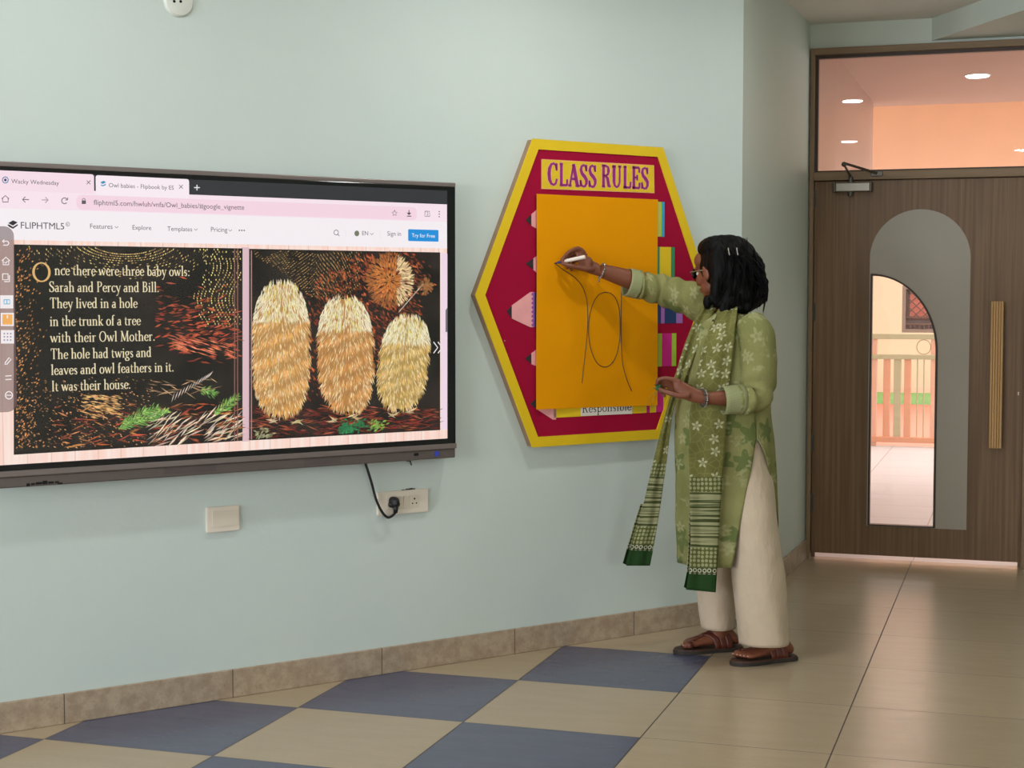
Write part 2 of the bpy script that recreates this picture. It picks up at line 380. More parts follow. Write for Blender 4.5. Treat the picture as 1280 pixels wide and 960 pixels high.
x, z = DW(1273, 492); m = MB(); m.prism(arc(x, z, .011, .016, 0, 360, 20)[:-1], -.003, 0); k = m.build('lock_escutcheon', M['doorwood'], D)
m = MB(); m.prism([(x - .0028, z - .009), (x + .0028, z - .009), (x + .002, z + .002)] + arc(x, z + .005, .0042, .0042, -20, 200, 10), -.0042, -.003); m.build('keyhole', M['white'], k)  # white fill painted for the corridor light showing through the keyhole
for z in (1.92, 1.32, .30 + .0, .62):
    h = MB(); h.tube([(.675, -.006, z - .05), (.675, -.006, z + .05)], .005, 10); h.box(.677, .687, -.0035, 0, z - .045, z + .045); h.build('hinge', M['darksteel'], D)
# overhead closer
x0, zt = DW(1045, 226, -.03); x1, _ = DW(1088, 226, -.03)
m = MB(); m.bevbox(x0, x1, -.055, 0, 1.952, 1.998, .004); cl = m.build('door_closer', plain('silver closer body', S(146, 140, 128), .35, .5), D)
m = MB(); m.bevbox(x0 - .008, x0, -.057, 0, 1.949, 2.001, .002); m.bevbox(x1, x1 + .008, -.057, 0, 1.949, 2.001, .002); m.build('end_cap', M['darksteel'], cl)
m = MB(); m.tube([((x0 + x1) / 2 - .012, -.03, 1.93), ((x0 + x1) / 2 - .012, -.03, 2.03)], .013, 14); m.build('spindle', M['darksteel'], cl)
s0 = Vector(((x0 + x1) / 2 - .012, -.03, 2.03)); e0 = Vector((.845, -.17, 2.085)); e1 = Vector((1.0, -.045, 2.045))
m = MB(); m.tube([s0, e0], .009, 8, flat=[.5, .5]); m.tube([e0 + Vector((0, 0, .006)), e1], .007, 8); m.ball(e0, .013); m.bevbox(e1.x - .03, e1.x + .03, FY0 - .012, FY0, 2.03, 2.055, .002); m.build('closer_arm', M['darksteel'], cl)

# ------------------------------------------------------------------ corridor behind the door
M['cfloor'] = None
t = NT('corridor tiles'); o_ = t.co(); gx = t.ma('FRACT', t.ma('DIVIDE', t.xyz(o_)[0], .6)); gy = t.ma('FRACT', t.ma('DIVIDE', t.xyz(o_)[1], .6))
g = t.ma('MAXIMUM', t.ma('LESS_THAN', gx, .012), t.ma('LESS_THAN', gy, .012)); n_ = t.noise(t.mp(o_, (1, 5, 1)), 2, 4)
M['cfloor'] = t.fin(t.mix(g, t.mix(n_, S(204, 206, 206), S(214, 217, 218)), S(160, 154, 150)), .35)
M['peach'] = plain('peach corridor paint', S(228, 190, 160), .6, var=.03, scale=2)
M['pink'] = plain('pinkish corridor paint', S(172, 134, 118), .35, var=.03, scale=3)
M['cceil'] = plain('corridor ceiling paint', S(208, 172, 154), .8, var=.015, scale=2)
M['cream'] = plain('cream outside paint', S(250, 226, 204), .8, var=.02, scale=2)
m = MB(); m.box(-4, 8, DOOR_Y + .06, 9.75, -.1, -.002); st(m.build('floor_corridor', M['cfloor']))
m = MB(); m.box(.50, .655, DOOR_Y + .14, 6.65, 0, CEIL_Z); st(m.build('wall_corridor', M['pink']))
m = MB(); m.box(-4, 6, DOOR_Y + .15, 6.9, CEIL_Z, CEIL_Z + .15); st(m.build('ceiling_corridor', M['cceil']))
m = MB(); m.box(-6, 9, 6.9, 18, 4.15, 4.3); st(m.build('ceiling_court', M['cream']))
m = MB(); m.box(-7, 10, 9.75, 18, -.14, -.04); st(m.build('floor_court', plain('red path paving', S(216, 152, 132), .8, var=.05, scale=5)))
# far wall with a barred window
FY = 18.0
def far(x, y): p = onplane(x, y, (0, FY, 0), Vector((0, 1, 0))); return p.x, p.z
wx0, wz1 = far(1128, 357); wx1, wz0 = far(1178, 416)
m = MB(); m.prism([(-7, -.1), (10, -.1), (10, 3.2), (-7, 3.2)], 0, .2, [[(wx0, wz0), (wx1, wz0), (wx1, wz1), (wx0, wz1)]]); o = m.build('wall_court', M['cream']); o.location = (0, FY, 0); st(o)  # own cream tone, with the strong light here painted into the colour
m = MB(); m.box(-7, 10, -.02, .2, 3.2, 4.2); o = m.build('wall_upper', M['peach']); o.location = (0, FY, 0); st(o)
wt = thing('window_4', None, None, (0, FY, 0)); st(wt)
m = MB(); m.prism([(wx0, wz0), (wx1, wz0), (wx1, wz1), (wx0, wz1)], .0, .12, [[(wx0 + .05, wz0 + .05), (wx1 - .05, wz0 + .05), (wx1 - .05, wz1 - .05), (wx0 + .05, wz1 - .05)]]); m.build('window_frame', plain('grey window frame', S(150, 130, 124), .5), wt)
m = MB(); m.box(wx0, wx1, .13, .14, wz0, wz1); m.build('window_pane', plain('dim window pane', S(128, 112, 112), .2), wt)
m = MB(); m.box(wx0 + .1, wx0 + .36, .11, .13, wz0 + .2, wz1); m.build('curtain', plain('pink curtain', S(226, 140, 130), .8), wt)
m = MB()
for k in range(-6, 12):
    xx = wx0 + k * .13
    for sgn in (1, -1):
        p0 = [xx, wz0 + .2]; p1 = [xx + sgn * .5, wz1]
        pts = [(p0[0] + (p1[0] - p0[0]) * q / 12, p0[1] + (p1[1] - p0[1]) * q / 12) for q in range(13)]; pts = [p for p in pts if wx0 < p[0] < wx1]
        if len(pts) > 1: m.tube([(p[0], .06, p[1]) for p in pts], .008, 5)
for z in (wz0 + .12, wz0 + .22): m.tube([(wx0, .05, z), (wx1, .05, z)], .014, 6)
for k in range(9): m.tube([(wx0 + .05 + k * .065, .05, wz0 + .02), (wx0 + .05 + k * .065, .05, wz0 + .13)], .012, 6)
m.build('window_grille', plain('grey grille bars', S(120, 92, 88), .5), wt)
m = MB(); m.box(-7, 10, 16.2, 17.8, -.04, .02); tag(m.build('lawn', plain('green lawn', S(140, 205, 130), .9, var=.12, scale=40)), 'narrow green lawn strip beyond the slatted railing', 'lawn', kind='stuff')
# slatted railing across the corridor
RY = 9.7
def rl(x, y): p = onplane(x, y, (0, RY, 0), Vector((0, 1, 0))); return p.x, p.z
rx0 = rl(1087, 500)[0]; rx1 = rl(1178, 500)[0]
rail = thing('slatted_railing', 'orange and olive slatted railing seen through the door glass', 'railing', (rx0, RY, 0))
M['orange'] = plain('orange slat paint', S(226, 158, 122), .6, var=.03); M['olive'] = plain('olive slat paint', S(190, 176, 138), .6, var=.03); M['peachslat'] = plain('peach slat paint', S(232, 176, 148), .6, var=.03)
def rbox(name, mat, x0, x1, z0, z1, d=.03): mb = MB(); mb.bevbox(x0 - rx0, x1 - rx0, -d, d, z0, z1, .006); return mb.build(name, mat, rail)
for y0, y1, nm, mt in ((417, 424, 'handrail', 'olive'), (443, 449, 'top_rail', 'olive'), (546, 553, 'bottom_rail', 'orange')):
    rbox(nm, M[mt], rx0 - .02, rx1 + 1.2, rl(1130, y1)[1], rl(1130, y0)[1], .035)
zb, zt_ = rl(1130, 553)[1], rl(1130, 443)[1]
for a, b, mt in ((1088, 1096, 'peachslat'), (1104, 1112.5, 'orange'), (1117, 1126, 'olive'), (1130, 1138.5, 'orange'), (1145.6, 1147, 'olive'), (1153.8, 1155.2, 'olive'), (1163, 1171, 'peachslat'), (1175, 1184, 'orange')):
    rbox('slat', M[mt], rl(a, 500)[0], rl(b, 500)[0], 0.0 if a < 1090 else zb, zt_ + (.16 if a < 1090 or a == 1163 else 0), .022)
# recessed ceiling lights
def downlight(x, y, z, label, power=0):
    t_ = thing('ceiling_light', label, 'ceiling light', (x, y, z), 0, 'recessed ceiling lights')
    mb = MB(); mb.tube([(0, 0, -.006), (0, 0, 0)], [.082, .086], 32); mb.build('light_trim', M['white'], t_)
    mb = MB(); mb.tube([(0, 0, -.008), (0, 0, -.0062)], .074, 32); mb.build('diffuser', emit('lit diffuser', (1, .96, .9, 1), 9.0), t_)
    if power:
        l = bpy.data.lights.new('lamp', 'AREA'); l.shape = 'DISK'; l.size = .14; l.energy = power; l.color = (.98, 1, .99); lo = bpy.data.objects.new('lamp', l); COL.objects.link(lo); lo.location = (x, y, z - .012)
downlight(1.4315, 5.336, CEIL_Z, 'glowing disc added in the corridor where a room light mirrors in the glass')  # added disc, stands where the room's own light is mirrored in the transom
for x, y, lb, pw in ((1.4315, .874, 'lit round ceiling light of the room, just in front of the door', 7), (.527, -.21, 'lit round ceiling light of the room, above the notice board', 10), (.186, -3.315, 'lit round ceiling light of the room, over the middle of the floor', 6), (1.706, -4.72, 'lit round ceiling light of the room, farthest from the screen wall', 5)):
    downlight(x, y, CEIL_Z, lb, pw)
for u_, lb, pw in ((.1, 'lit round ceiling light of the room, above the middle of the display', 6.5), (-1.75, 'lit round ceiling light of the room, beyond the left end of the display', 4.5)):
    q_ = wallp(u_, .91, 0); downlight(q_.x, q_.y, CEIL_Z, lb, pw)

# ------------------------------------------------------------------ lettering
def Sf(x, y, h=.12): return ([(x - h, y), (x + h, y)], .055)
TK, TN = .125, .06
def stem(x, y0, y1, b=True, t='l', w=TK):
    r = [([(x, y0), (x, y1)], w)]
    if b: r.append(Sf(x, y0 + .025))
    if t == 'l': r.append(([(x - .15, y1 - .06), (x + .02, y1 - .01)], .06))
    if t == 'f': r.append(Sf(x, y1 - .025))
    return r
def bowl(cx, cy, rx, ry, a0=0, a1=360):
    p = arc(cx, cy, rx, ry, a0, a1, 20); return [(p, [TN + (TK - TN) * abs(math.cos(R(a0 + (a1 - a0) * k / 20))) ** 1.3 for k in range(21)])]
def gl():
    g = {}; X = .62
    g['a'] = (.50, [([(.10, .47), (.16, .56), (.24, .585), (.33, .54), (.35, .44), (.35, .08), (.40, .03), (.47, .04)], [.1, .07, .06, .09, .115, .115, .07, .04])] + bowl(.20, .17, .15, .155))
    g['b'] = (.58, stem(.14, .02, 1, False) + bowl(.31, .30, .19, .29))
    g['c'] = (.48, bowl(.28, .30, .21, .29, 40, 320))
    g['d'] = (.60, bowl(.25, .30, .19, .29) + stem(.43, 0, 1, False) + [([(.43, .03), (.56, .03)], .06)])
    g['e'] = (.50, bowl(.27, .30, .20, .29, 8, 325) + [([(.08, .33), (.46, .33)], .05)])
    g['f'] = (.36, stem(.16, 0, .8, True, '') + [([(.16, .8), (.19, .94), (.28, .985), (.37, .93)], [.125, .1, .06, .1]), ([(.02, .585), (.33, .585)], .055)])
    g['g'] = (.52, bowl(.24, .40, .17, .185) + bowl(.24, -.16, .21, .14) + [([(.14, .24), (.11, .12), (.2, .06), (.36, .0)], .07), ([(.38, .52), (.50, .57)], .07)])
    g['h'] = (.64, stem(.14, 0, 1) + [([(.14, .42), (.24, .56), (.36, .585), (.46, .52), (.48, .40), (.48, 0)], [.05, .06, .08, .11, .125, .125]), Sf(.48, .025)])
    g['i'] = (.31, stem(.15, 0, .6) + [([(.15, .76), (.15, .87)], .12)])
    g['k'] = (.60, stem(.14, 0, 1) + [([(.18, .24), (.46, .57)], .06), ([(.26, .34), (.50, .02)], .12), Sf(.50, .025, .10), Sf(.45, .575, .10)])
    g['l'] = (.31, stem(.15, 0, 1))
    g['m'] = (.94, stem(.14, 0, .6) + [([(.14, .42), (.24, .56), (.34, .585), (.43, .52), (.45, .4), (.45, 0)], [.05, .06, .08, .11, .125, .125]), Sf(.45, .025, .1), ([(.45, .42), (.56, .56), (.65, .585), (.75, .52), (.77, .4), (.77, 0)], [.05, .06, .08, .11, .125, .125]), Sf(.77, .025)])
    g['n'] = (.64, stem(.14, 0, .6) + [([(.14, .42), (.24, .56), (.36, .585), (.46, .52), (.48, .40), (.48, 0)], [.05, .06, .08, .11, .125, .125]), Sf(.48, .025)])
    g['o'] = (.56, bowl(.28, .30, .215, .295))
    g['p'] = (.60, stem(.14, -.36, .6) + bowl(.32, .30, .19, .29))
    g['r'] = (.44, stem(.14, 0, .6) + [([(.14, .38), (.22, .54), (.32, .585), (.40, .53)], [.05, .06, .07, .12])])
    g['s'] = (.42, [([(.34, .47), (.26, .575), (.15, .57), (.08, .47), (.13, .37), (.27, .27), (.34, .15), (.28, .035), (.16, .015), (.07, .12)], [.07, .06, .08, .11, .12, .125, .11, .08, .06, .07])])
    g['t'] = (.38, [([(.15, .78), (.15, .14), (.20, .04), (.28, .02), (.36, .07)], [.06, .12, .11, .07, .05]), ([(.02, .585), (.34, .585)], .055)])
    g['u'] = (.62, stem(.13, .14, .6, False) + [([(.13, .16), (.17, .05), (.26, .015), (.36, .05), (.45, .16)], [.12, .09, .07, .06, .05])] + stem(.46, 0, .6, False) + [([(.46, .03), (.58, .03)], .06)])
    g['v'] = (.56, [([(.06, .6), (.29, .02)], .12), ([(.29, .02), (.50, .6)], .06), Sf(.08, .575, .1), Sf(.49, .575, .09)])
    g['w'] = (.82, [([(.06, .6), (.26, .02)], .12), ([(.26, .02), (.42, .56)], .06), ([(.40, .58), (.58, .02)], .12), ([(.58, .02), (.76, .6)], .06), Sf(.08, .575, .1), Sf(.75, .575, .09)])
    g['y'] = (.56, [([(.06, .6), (.30, .04)], .12), ([(.50, .6), (.26, -.16), (.16, -.33), (.05, -.32)], [.06, .06, .07, .1]), Sf(.08, .575, .1), Sf(.49, .575, .09)])
    g['S'] = (.62, [([(.50, .74), (.44, .92), (.30, .98), (.15, .92), (.10, .75), (.18, .60), (.38, .46), (.51, .32), (.51, .16), (.42, .04), (.28, .01), (.14, .07), (.08, .27)], [.06, .07, .07, .1, .13, .14, .15, .14, .12, .09, .07, .07, .06]), ([(.50, .70), (.50, 1)], .06), ([(.08, 0), (.08, .30)], .06)])
    g['P'] = (.66, stem(.18, 0, 1, True, 'f') + [([(.18, .97), (.36, .97), (.52, .90), (.56, .74), (.52, .58), (.36, .50), (.18, .50)], [.06, .06, .1, .14, .1, .06, .06])])
    g['B'] = (.70, stem(.18, 0, 1, True, 'f') + [([(.18, .97), (.36, .97), (.49, .91), (.53, .76), (.49, .61), (.36, .54), (.18, .54)], [.06, .06, .1, .13, .1, .06, .06]), ([(.3, .53), (.50, .48), (.59, .30), (.53, .10), (.38, .03), (.18, .03)], [.06, .1, .14, .12, .06, .06])])
    g['T'] = (.74, stem(.37, 0, 1, True, '') + [([(.05, .97), (.69, .97)], .06), ([(.07, .97), (.06, .78)], .06), ([(.67, .97), (.68, .78)], .06)])
    g['O'] = (.84, bowl(.42, .49, .33, .48))
    g['M'] = (1.0, [([(.16, 0), (.20, 1)], .07), ([(.18, .98), (.50, .05)], .13), ([(.50, .05), (.80, .98)], .06), ([(.80, 1), (.84, 0)], .13), Sf(.16, .025), Sf(.84, .025, .14), Sf(.14, .975, .08), Sf(.86, .975, .08)])
    g['I'] = (.38, stem(.19, 0, 1, True, 'f'))
    g['C'] = (.76, [([(.64, .72), (.58, .90), (.44, .98), (.26, .93), (.13, .75), (.10, .5), (.13, .25), (.26, .07), (.44, .02), (.58, .09), (.66, .30)], [.07, .07, .07, .1, .14, .15, .14, .1, .07, .07, .06]), ([(.64, .66), (.64, 1)], .06)])
    g['L'] = (.66, stem(.19, 0, 1, True, 'f') + [([(.1, .03), (.62, .03)], .06), ([(.60, .03), (.62, .30)], .06)])
    g['A'] = (.80, [([(.12, 0), (.40, 1)], .07), ([(.38, 1), (.68, 0)], .15), ([(.22, .33), (.58, .33)], .06), Sf(.12, .025, .13), Sf(.68, .025, .15)])
    g['R'] = (.76, stem(.18, 0, 1, True, 'f') + [([(.18, .97), (.36, .97), (.52, .91), (.56, .76), (.52, .60), (.36, .52), (.18, .52)], [.06, .06, .1, .14, .1, .06, .06]), ([(.34, .52), (.48, .40), (.58, .06), (.72, .03)], [.08, .13, .14, .06])])
    g['U'] = (.80, [([(.18, 1), (.18, .26), (.24, .09), (.38, .02), (.53, .08), (.61, .26), (.61, 1)], [.15, .14, .1, .07, .06, .06, .06]), Sf(.18, .975, .14), Sf(.61, .975, .12)])
    g['E'] = (.70, stem(.18, 0, 1, True, 'f') + [([(.1, .97), (.60, .97)], .06), ([(.59, .97), (.60, .74)], .06), ([(.18, .51), (.45, .51)], .06), ([(.44, .38), (.44, .64)], .05), ([(.1, .03), (.62, .03)], .06), ([(.61, .03), (.63, .28)], .06)])
    g['.'] = (.26, [([(.13, 0), (.13, .12)], .13)]); g[':'] = (.28, [([(.14, 0), (.14, .12)], .13), ([(.14, .42), (.14, .54)], .13)])
    return g
GLY = gl()
def serif_text(mb, s, u0, u1, z0, y, cap=None, bold=1.0, mi=0, track=.03, minw=0.0):
    'serif lettering from u0 to u1 on the base line z0; cap = height of the capitals'
    adv = sum((GLY[c][0] + track) if c != ' ' else .30 for c in s); sx = (u1 - u0) / adv; sz = cap or sx; x = 0
    for c in s:
        if c == ' ': x += .30; continue
        a, stx = GLY[c]
        for pts, wd in stx:
            ws = wd if hasattr(wd, '__len__') else [wd] * len(pts)
            mb.ribbon([(u0 + (x + p[0]) * sx, z0 + p[1] * sz) for p in pts], [(max(q, minw) * bold) * (sx * .6 + sz * .4) for q in ws], y, mi=mi)
        x += a + track
def sans(mb, s, u0, u1, z0, y, height=None, mi=0):
    'plain sans lettering from u0 to u1 on the base line z0'
    c = bpy.data.curves.new('t', 'FONT'); c.body = s; c.size = 1.0; c.resolution_u = 3; c.fill_mode = 'BOTH'
    o = bpy.data.objects.new('t', c); COL.objects.link(o); bpy.context.view_layer.update()
    me = bpy.data.meshes.new_from_object(o.evaluated_get(bpy.context.evaluated_depsgraph_get()))
    xs = [v.co.x for v in me.vertices]; k = (u1 - u0) / (max(xs) - min(xs)); kz = k if height is None else height / .7; x0 = min(xs)
    mb.add([(u0 + (v.co.x - x0) * k, y, z0 + v.co.y * kz) for v in me.vertices], [list(p.vertices) for p in me.polygons], mi)
    bpy.data.objects.remove(o); bpy.data.curves.remove(c); bpy.data.meshes.remove(me)

# ------------------------------------------------------------------ the interactive display
VF = .080                                                             # how far its glass stands out of the wall
def TV(x, y): return W(x, y, VF)
uR, zT = TV(569.5, 228.5); _, zB = TV(568, 572); uL = TV(0, 400)[0] - .035
_, z_bez_t = TV(560, 233.5); _, z_bez_b = TV(560, 554.5)
disp = thing('interactive_display', 'large wall-mounted interactive display showing an open web browser', 'display', wallp(0, 0, 0), WALL_ROT)
M['taupe'] = plain('taupe metal housing', S(128, 118, 114), .4, .35, var=.02); M['taupe2'] = plain('darker taupe metal', S(104, 95, 91), .45, .35, var=.02)
M['bezel'] = plain('black glass bezel', S(9, 9, 10), .15)
m = MB(); m.bevbox(uL, uR, -.072, -.012, zB + .02, zT, .006); m.build('housing', M['taupe'], disp)
m = MB(); m.bevbox(uL + .3, uR - .3, -.013, -.0005, zB + .25, zT - .2, .003); m.build('wall_bracket', M['darksteel'], disp)
m = MB(); m.bevbox(uL, uR, -VF - .001, -.07, z_bez_t, zT, .003); m.build('top_trim', M['taupe'], disp)
m = MB(); m.bevbox(uL + .001, uR - .001, -VF + .0005, -.071, z_bez_b - .001, z_bez_t + .001, .002); m.build('bezel', M['bezel'], disp)
zl0 = TV(560, 561)[1]
m = MB(); m.bevbox(uL, uR, -VF - .006, -.07, zl0, z_bez_b, .003); m.build('lower_trim', M['taupe'], disp)
m = MB(); m.bevbox(uL, uR - .004, -VF - .001, -.06, zB, zl0, .004); lb = m.build('control_bar', M['taupe2'], disp)
m = MB(); a, b = TV(205, 590), TV(270, 580); m.box(a[0], b[0], -VF - .0016, -VF, zB + .010, zl0 - .004); m.build('speaker_grille', plain('speaker mesh', S(86, 77, 75), .6), lb)
a, b = TV(380, 580), TV(426, 572); m = MB(); m.box(a[0], b[0], -VF - .0016, -VF, zB + .010, zl0 - .004); m.build('speaker_grille', plain('speaker mesh', S(86, 77, 75), .6), lb)
u, z = TV(545.5, 567); m = MB(); m.prism(arc(u, z, .0105, .0105, 0, 360, 24)[:-1], -VF - .003, -VF); k = m.build('power_button', emit('blue lit power button', S(58, 66, 150), .9), lb)
u, z = TV(520, 568); m = MB(); m.prism(rrect(u - .010, u + .010, z - .005, z + .005, .002), -VF - .002, -VF); m.build('infrared_window', M['hole'], lb)
for x, y, wd, h in ((35, 606, 4, 4), (41, 605, 5, 2.4), (48.5, 604, 8, 3), (56, 603, 6, 4.5), (63.5, 603, 7, 2.6), (71, 602.5, 5, 2.4), (75, 604.3, 6, 2.4)):
    u, z = TV(x, y); m = MB(); m.prism(rrect(u - wd * .00132, u + wd * .00132, z - h * .00125, z + h * .00125, .0018), -VF - .002, -VF); m.build('port', M['hole'], lb)
# --- what is on the screen: each layer .3 mm in front of the one before
def E_(name, r, g, b, k=1.0): return emit(name, S(r, g, b), k)
yy = -VF
def quad(mb, x0, x1, ya0, ya1, yb0, yb1, y, mi=0):
    'four photo points: top edge (x0,ya0)-(x1,ya1), bottom edge (x0,yb0)-(x1,yb1)'
    mb.poly([TV(x0, yb0), TV(x1, yb1), TV(x1, ya1), TV(x0, ya0)], y, mi)
uS, zS0 = TV(559.2, 548); zS1 = TV(559.2, 238.5)[1]; uS0 = uL + .018
m = MB(); m.box(uS0, uS, yy - .0004, yy + .002, zS0, zS1)
t = NT('woodgrain page background'); o_ = t.co(); fr = t.ma('FRACT', t.ma('MULTIPLY', t.xyz(o_)[0], 13.0)); ln = t.ma('LESS_THAN', fr, .05)
c_ = t.mix(t.ss(t.noise(t.mp(o_, (60, 1, 3)), 1.0, 4), .3, .7), S(255, 214, 200), S(255, 234, 224)); c_ = t.mix(t.ma('MULTIPLY', ln, .5), c_, S(226, 176, 158))
e_ = t.n('ShaderNodeEmission'); t.put(e_.inputs[0], c_); t.t.links.new(e_.outputs[0], t.out.inputs[0])
screen = m.build('screen', t.m, disp)
zH = TV(300, 306)[1]; L1 = yy - .0008
m = MB(); m.poly([(uS0, TV(558, 256.5)[1]), (uS, TV(558, 256.5)[1]), (uS, zS1), (uS0, zS1)], L1); m.build('tab_strip', E_('tab strip grey', 50, 50, 55), screen)
def band(za, zb, y, name, mat, u0=None, u1=None): mb = MB(); a, b = u0 if u0 is not None else uS0, u1 if u1 is not None else uS; mb.poly([(a, zb), (b, zb), (b, za), (a, za)], y); return mb.build(name, mat, screen)
zt1 = TV(558, 255.5)[1]; zt2 = TV(558, 277.5)[1]; zt3 = TV(558, 310.5)[1]
band(zt2, zt3, L1 - .0001, 'page_header', E_('page header white', 250, 243, 247)); band(zt1, zt2, L1 - .0001, 'address_toolbar', E_('toolbar pink white', 253, 232, 242))
def pill(name, x0, x1, ya, yb, mat, y, r=.012, x_ref=None):
    u0 = TV(x0, 300)[0]; u1 = TV(x1, 300)[0]; xm = x_ref or x0; mb = MB(); mb.poly(rrect(u0, u1, TV(xm, yb)[1], TV(xm, ya)[1], r), y); return mb.build(name, mat, screen)
pill('browser_tab', -6, 118.5, 215.5, 240, E_('idle tab pink', 252, 226, 238), L1 - .0002, .008, 60)
pill('browser_tab', 120.5, 237, 221.5, 246, E_('active tab pink', 254, 240, 247), L1 - .0002, .008, 180)
pill('address_bar', 96, 521, 243.5, 262, E_('address bar pink', 250, 218, 232), L1 - .0003, .018, 96)
M['ui'] = E_('ui grey', 96, 88, 94); M['uidark'] = E_('ui dark', 44, 40, 46); M['uilight'] = E_('ui light grey', 160, 146, 154)
L2 = L1 - .0006
def uitext(s, x0, x1, yb, mat, name='text', yb1=None):
    mb = MB(); u0, z = TV(x0, yb); u1, _ = TV(x1, yb); sans(mb, s, u0, u1, z, L2); return mb.build(name, mat, screen)
uitext('Wacky Wednesday', 14, 73.5, 229, M['ui']); uitext('Owl babies - Flipbook by ES', 136, 217, 234, M['ui']); uitext('fliphtml5.com/hwluh/vnfa/Owl_babies/#google_vignette', 117, 305, 256, M['ui'])
uitext('FLIPHTML5', 26, 80, 285.5, M['uidark']); uitext('Features', 112.5, 140.5, 285.5, M['ui']); uitext('Explore', 165.5, 189, 287, M['ui']); uitext('Templates', 209, 240, 288.5, M['ui']); uitext('Pricing', 263.5, 284, 289.5, M['ui'])
uitext('EN', 452.5, 460, 294, M['ui']); uitext('Sign in', 484, 501, 294.5, M['ui'])
def icon(strokes, wpx, mat, name='icon', y=None, polys=()):
    mb = MB()
    for st_ in strokes: mb.ribbon([TV(*p) for p in st_], wpx * .0026, y or L2)
    for p_ in polys: mb.poly([TV(*p) for p in p_], y or L2)
    return mb.build(name, mat, screen)
def parc(x, y, rx, ry, a0=0, a1=360, n=20): return [(p[0], p[1]) for p in arc(x, y, rx, ry, a0, a1, n)]
def cross(x, y, r): return [[(x - r, y - r), (x + r, y + r)], [(x - r, y + r), (x + r, y - r)]]
def chev(x, y): return [(x - 2, y - 1), (x, y + 1), (x + 2, y - 1)]
icon(cross(110.5, 228, 2.3), .8, M['ui'], 'close_icon'); icon(cross(226, 233.5, 2.3), .8, M['ui'], 'close_icon'); icon([[(246, 231), (246, 238)], [(242.5, 234.5), (249.5, 234.5)]], 1.3, E_('plus white', 240, 240, 240))
icon([[(2, 248.5), (6.5, 244.5), (11, 248.5)], [(3, 248), (3, 252.5), (10, 252.5), (10, 248)]], 1.0, M['ui'], 'home_icon'); icon([[(36, 249.5), (28, 249.5)], [(31.5, 246), (28, 249.5), (31.5, 253)]], 1.0, M['ui'], 'back_icon'); icon([parc(80.5, 251, 3.6, 3.6, 40, 330), [(84.5, 247), (84.3, 250), (81.5, 250)]], 1.0, M['ui'], 'reload_icon')
icon([[(52, 250), (60, 250)], [(56.5, 246.5), (60, 250), (56.5, 253.5)]], 1.0, M['uilight'])
icon([parc(104.5, 250.3, 1.8, 2.2, 180, 360)], .8, M['ui'], polys=[[(102, 250.5), (107.2, 250.6), (107.2, 255), (102, 255)]])
icon([parc(6.5, 225, 3.6, 3.8)], 1.2, E_('favicon blue', 96, 140, 180)); icon([], 1, E_('favicon navy', 52, 70, 110), polys=[parc(6.5, 225, 1.7, 1.8)])
icon([], 1, E_('favicon book', 56, 150, 190), polys=[[(125, 228), (129.5, 226), (132.5, 228), (128, 230)], [(126, 230.5), (128.5, 231.6), (132, 229.6), (132, 231.4), (128.5, 233), (126, 232)]])
icon([], 1, M['uidark'], 'page_logo', polys=[[(10, 279), (16, 275.5), (22, 278), (16, 282)], [(9, 281), (11, 280.5), (16, 283.6), (22, 280), (22, 282), (16, 286), (11, 283.5)]])
icon([parc(84.5, 280.3, 2.4, 2.6), [(83.6, 281.6), (83.6, 279.2), (85, 279.2), (85, 280.4), (83.8, 280.4), (85.2, 281.8)]], .5, M['ui'])
[icon([chev(*q)], .7, M['ui'], 'chevron_icon') for q in ((145.5, 284), (244.5, 287), (287.5, 288), (464.5, 292.5))]; icon([], 1, M['ui'], polys=[parc(299 + 3 * k, 288, .9, .9) for k in range(3)])
star = [(493 + (3.6 if k % 2 == 0 else 1.6) * math.sin(k * PI / 5), 266.5 - (3.9 if k % 2 == 0 else 1.7) * math.cos(k * PI / 5)) for k in range(11)]
icon([star], .8, M['ui']); icon([[(511, 262.5), (511, 268)], [(508.5, 270.2), (513.8, 270.2)]], 1.2, M['uidark'], polys=[[(508.3, 266), (513.8, 266), (511, 269)]])
icon([[(531, 264), (536.5, 264.2), (537, 270.5), (530.8, 270.3), (531, 264)]], .9, M['ui']); uitext('2', 533, 535.2, 269.2, M['ui']); icon([], 1, M['ui'], polys=[parc(548.8, 264.5 + 3.2 * k, .8, .8) for k in range(3)])
icon([parc(420, 290.6, 2.8, 3.0), [(422, 292.8), (424, 295)]], .9, M['ui']); icon([], 1, E_('globe', 120, 124, 104), polys=[parc(445.8, 291.8, 3, 3.6)]); [icon([q], .4, E_('rule', 232, 222, 228), 'divider') for q in ([(432, 288), (432, 296)], [(475, 290), (475, 298)])]
pill('sign_up_button', 510, 548, 286.5, 301.3, E_('button blue', 26, 146, 222), L1 - .0004, .004, 510); uitext('Try for Free', 514.5, 543.5, 296.5, E_('button white', 245, 250, 255))
# --- the open picture book: dark pages with loose brush strokes (a plain stand-in picture)
def stroke_mat():
    t = NT('painted page colours'); a = t.n('ShaderNodeVertexColor'); a.layer_name = 'paint'; e = t.n('ShaderNodeEmission'); t.put(e.inputs[0], a.outputs[0]); t.t.links.new(e.outputs[0], t.out.inputs[0]); return t.m
M['paint'] = stroke_mat()
t = NT('dark page'); e_ = t.n('ShaderNodeEmission'); t.put(e_.inputs[0], t.mix(t.ss(t.noise(t.co(), 7, 4), .35, .7), S(22, 16, 14), S(44, 34, 30))); t.t.links.new(e_.outputs[0], t.out.inputs[0]); M['page'] = t.m
m = MB(); quad(m, 302, 311.5, 309, 309.5, 552, 551.5, L1 - .0002); m.build('book_gutter', E_('gutter', 226, 190, 198), screen)
m = MB(); quad(m, 17, 303, 305.5, 310.5, 568.5, 551, L1 - .0003); pl = m.build('book_page', M['page'], screen)
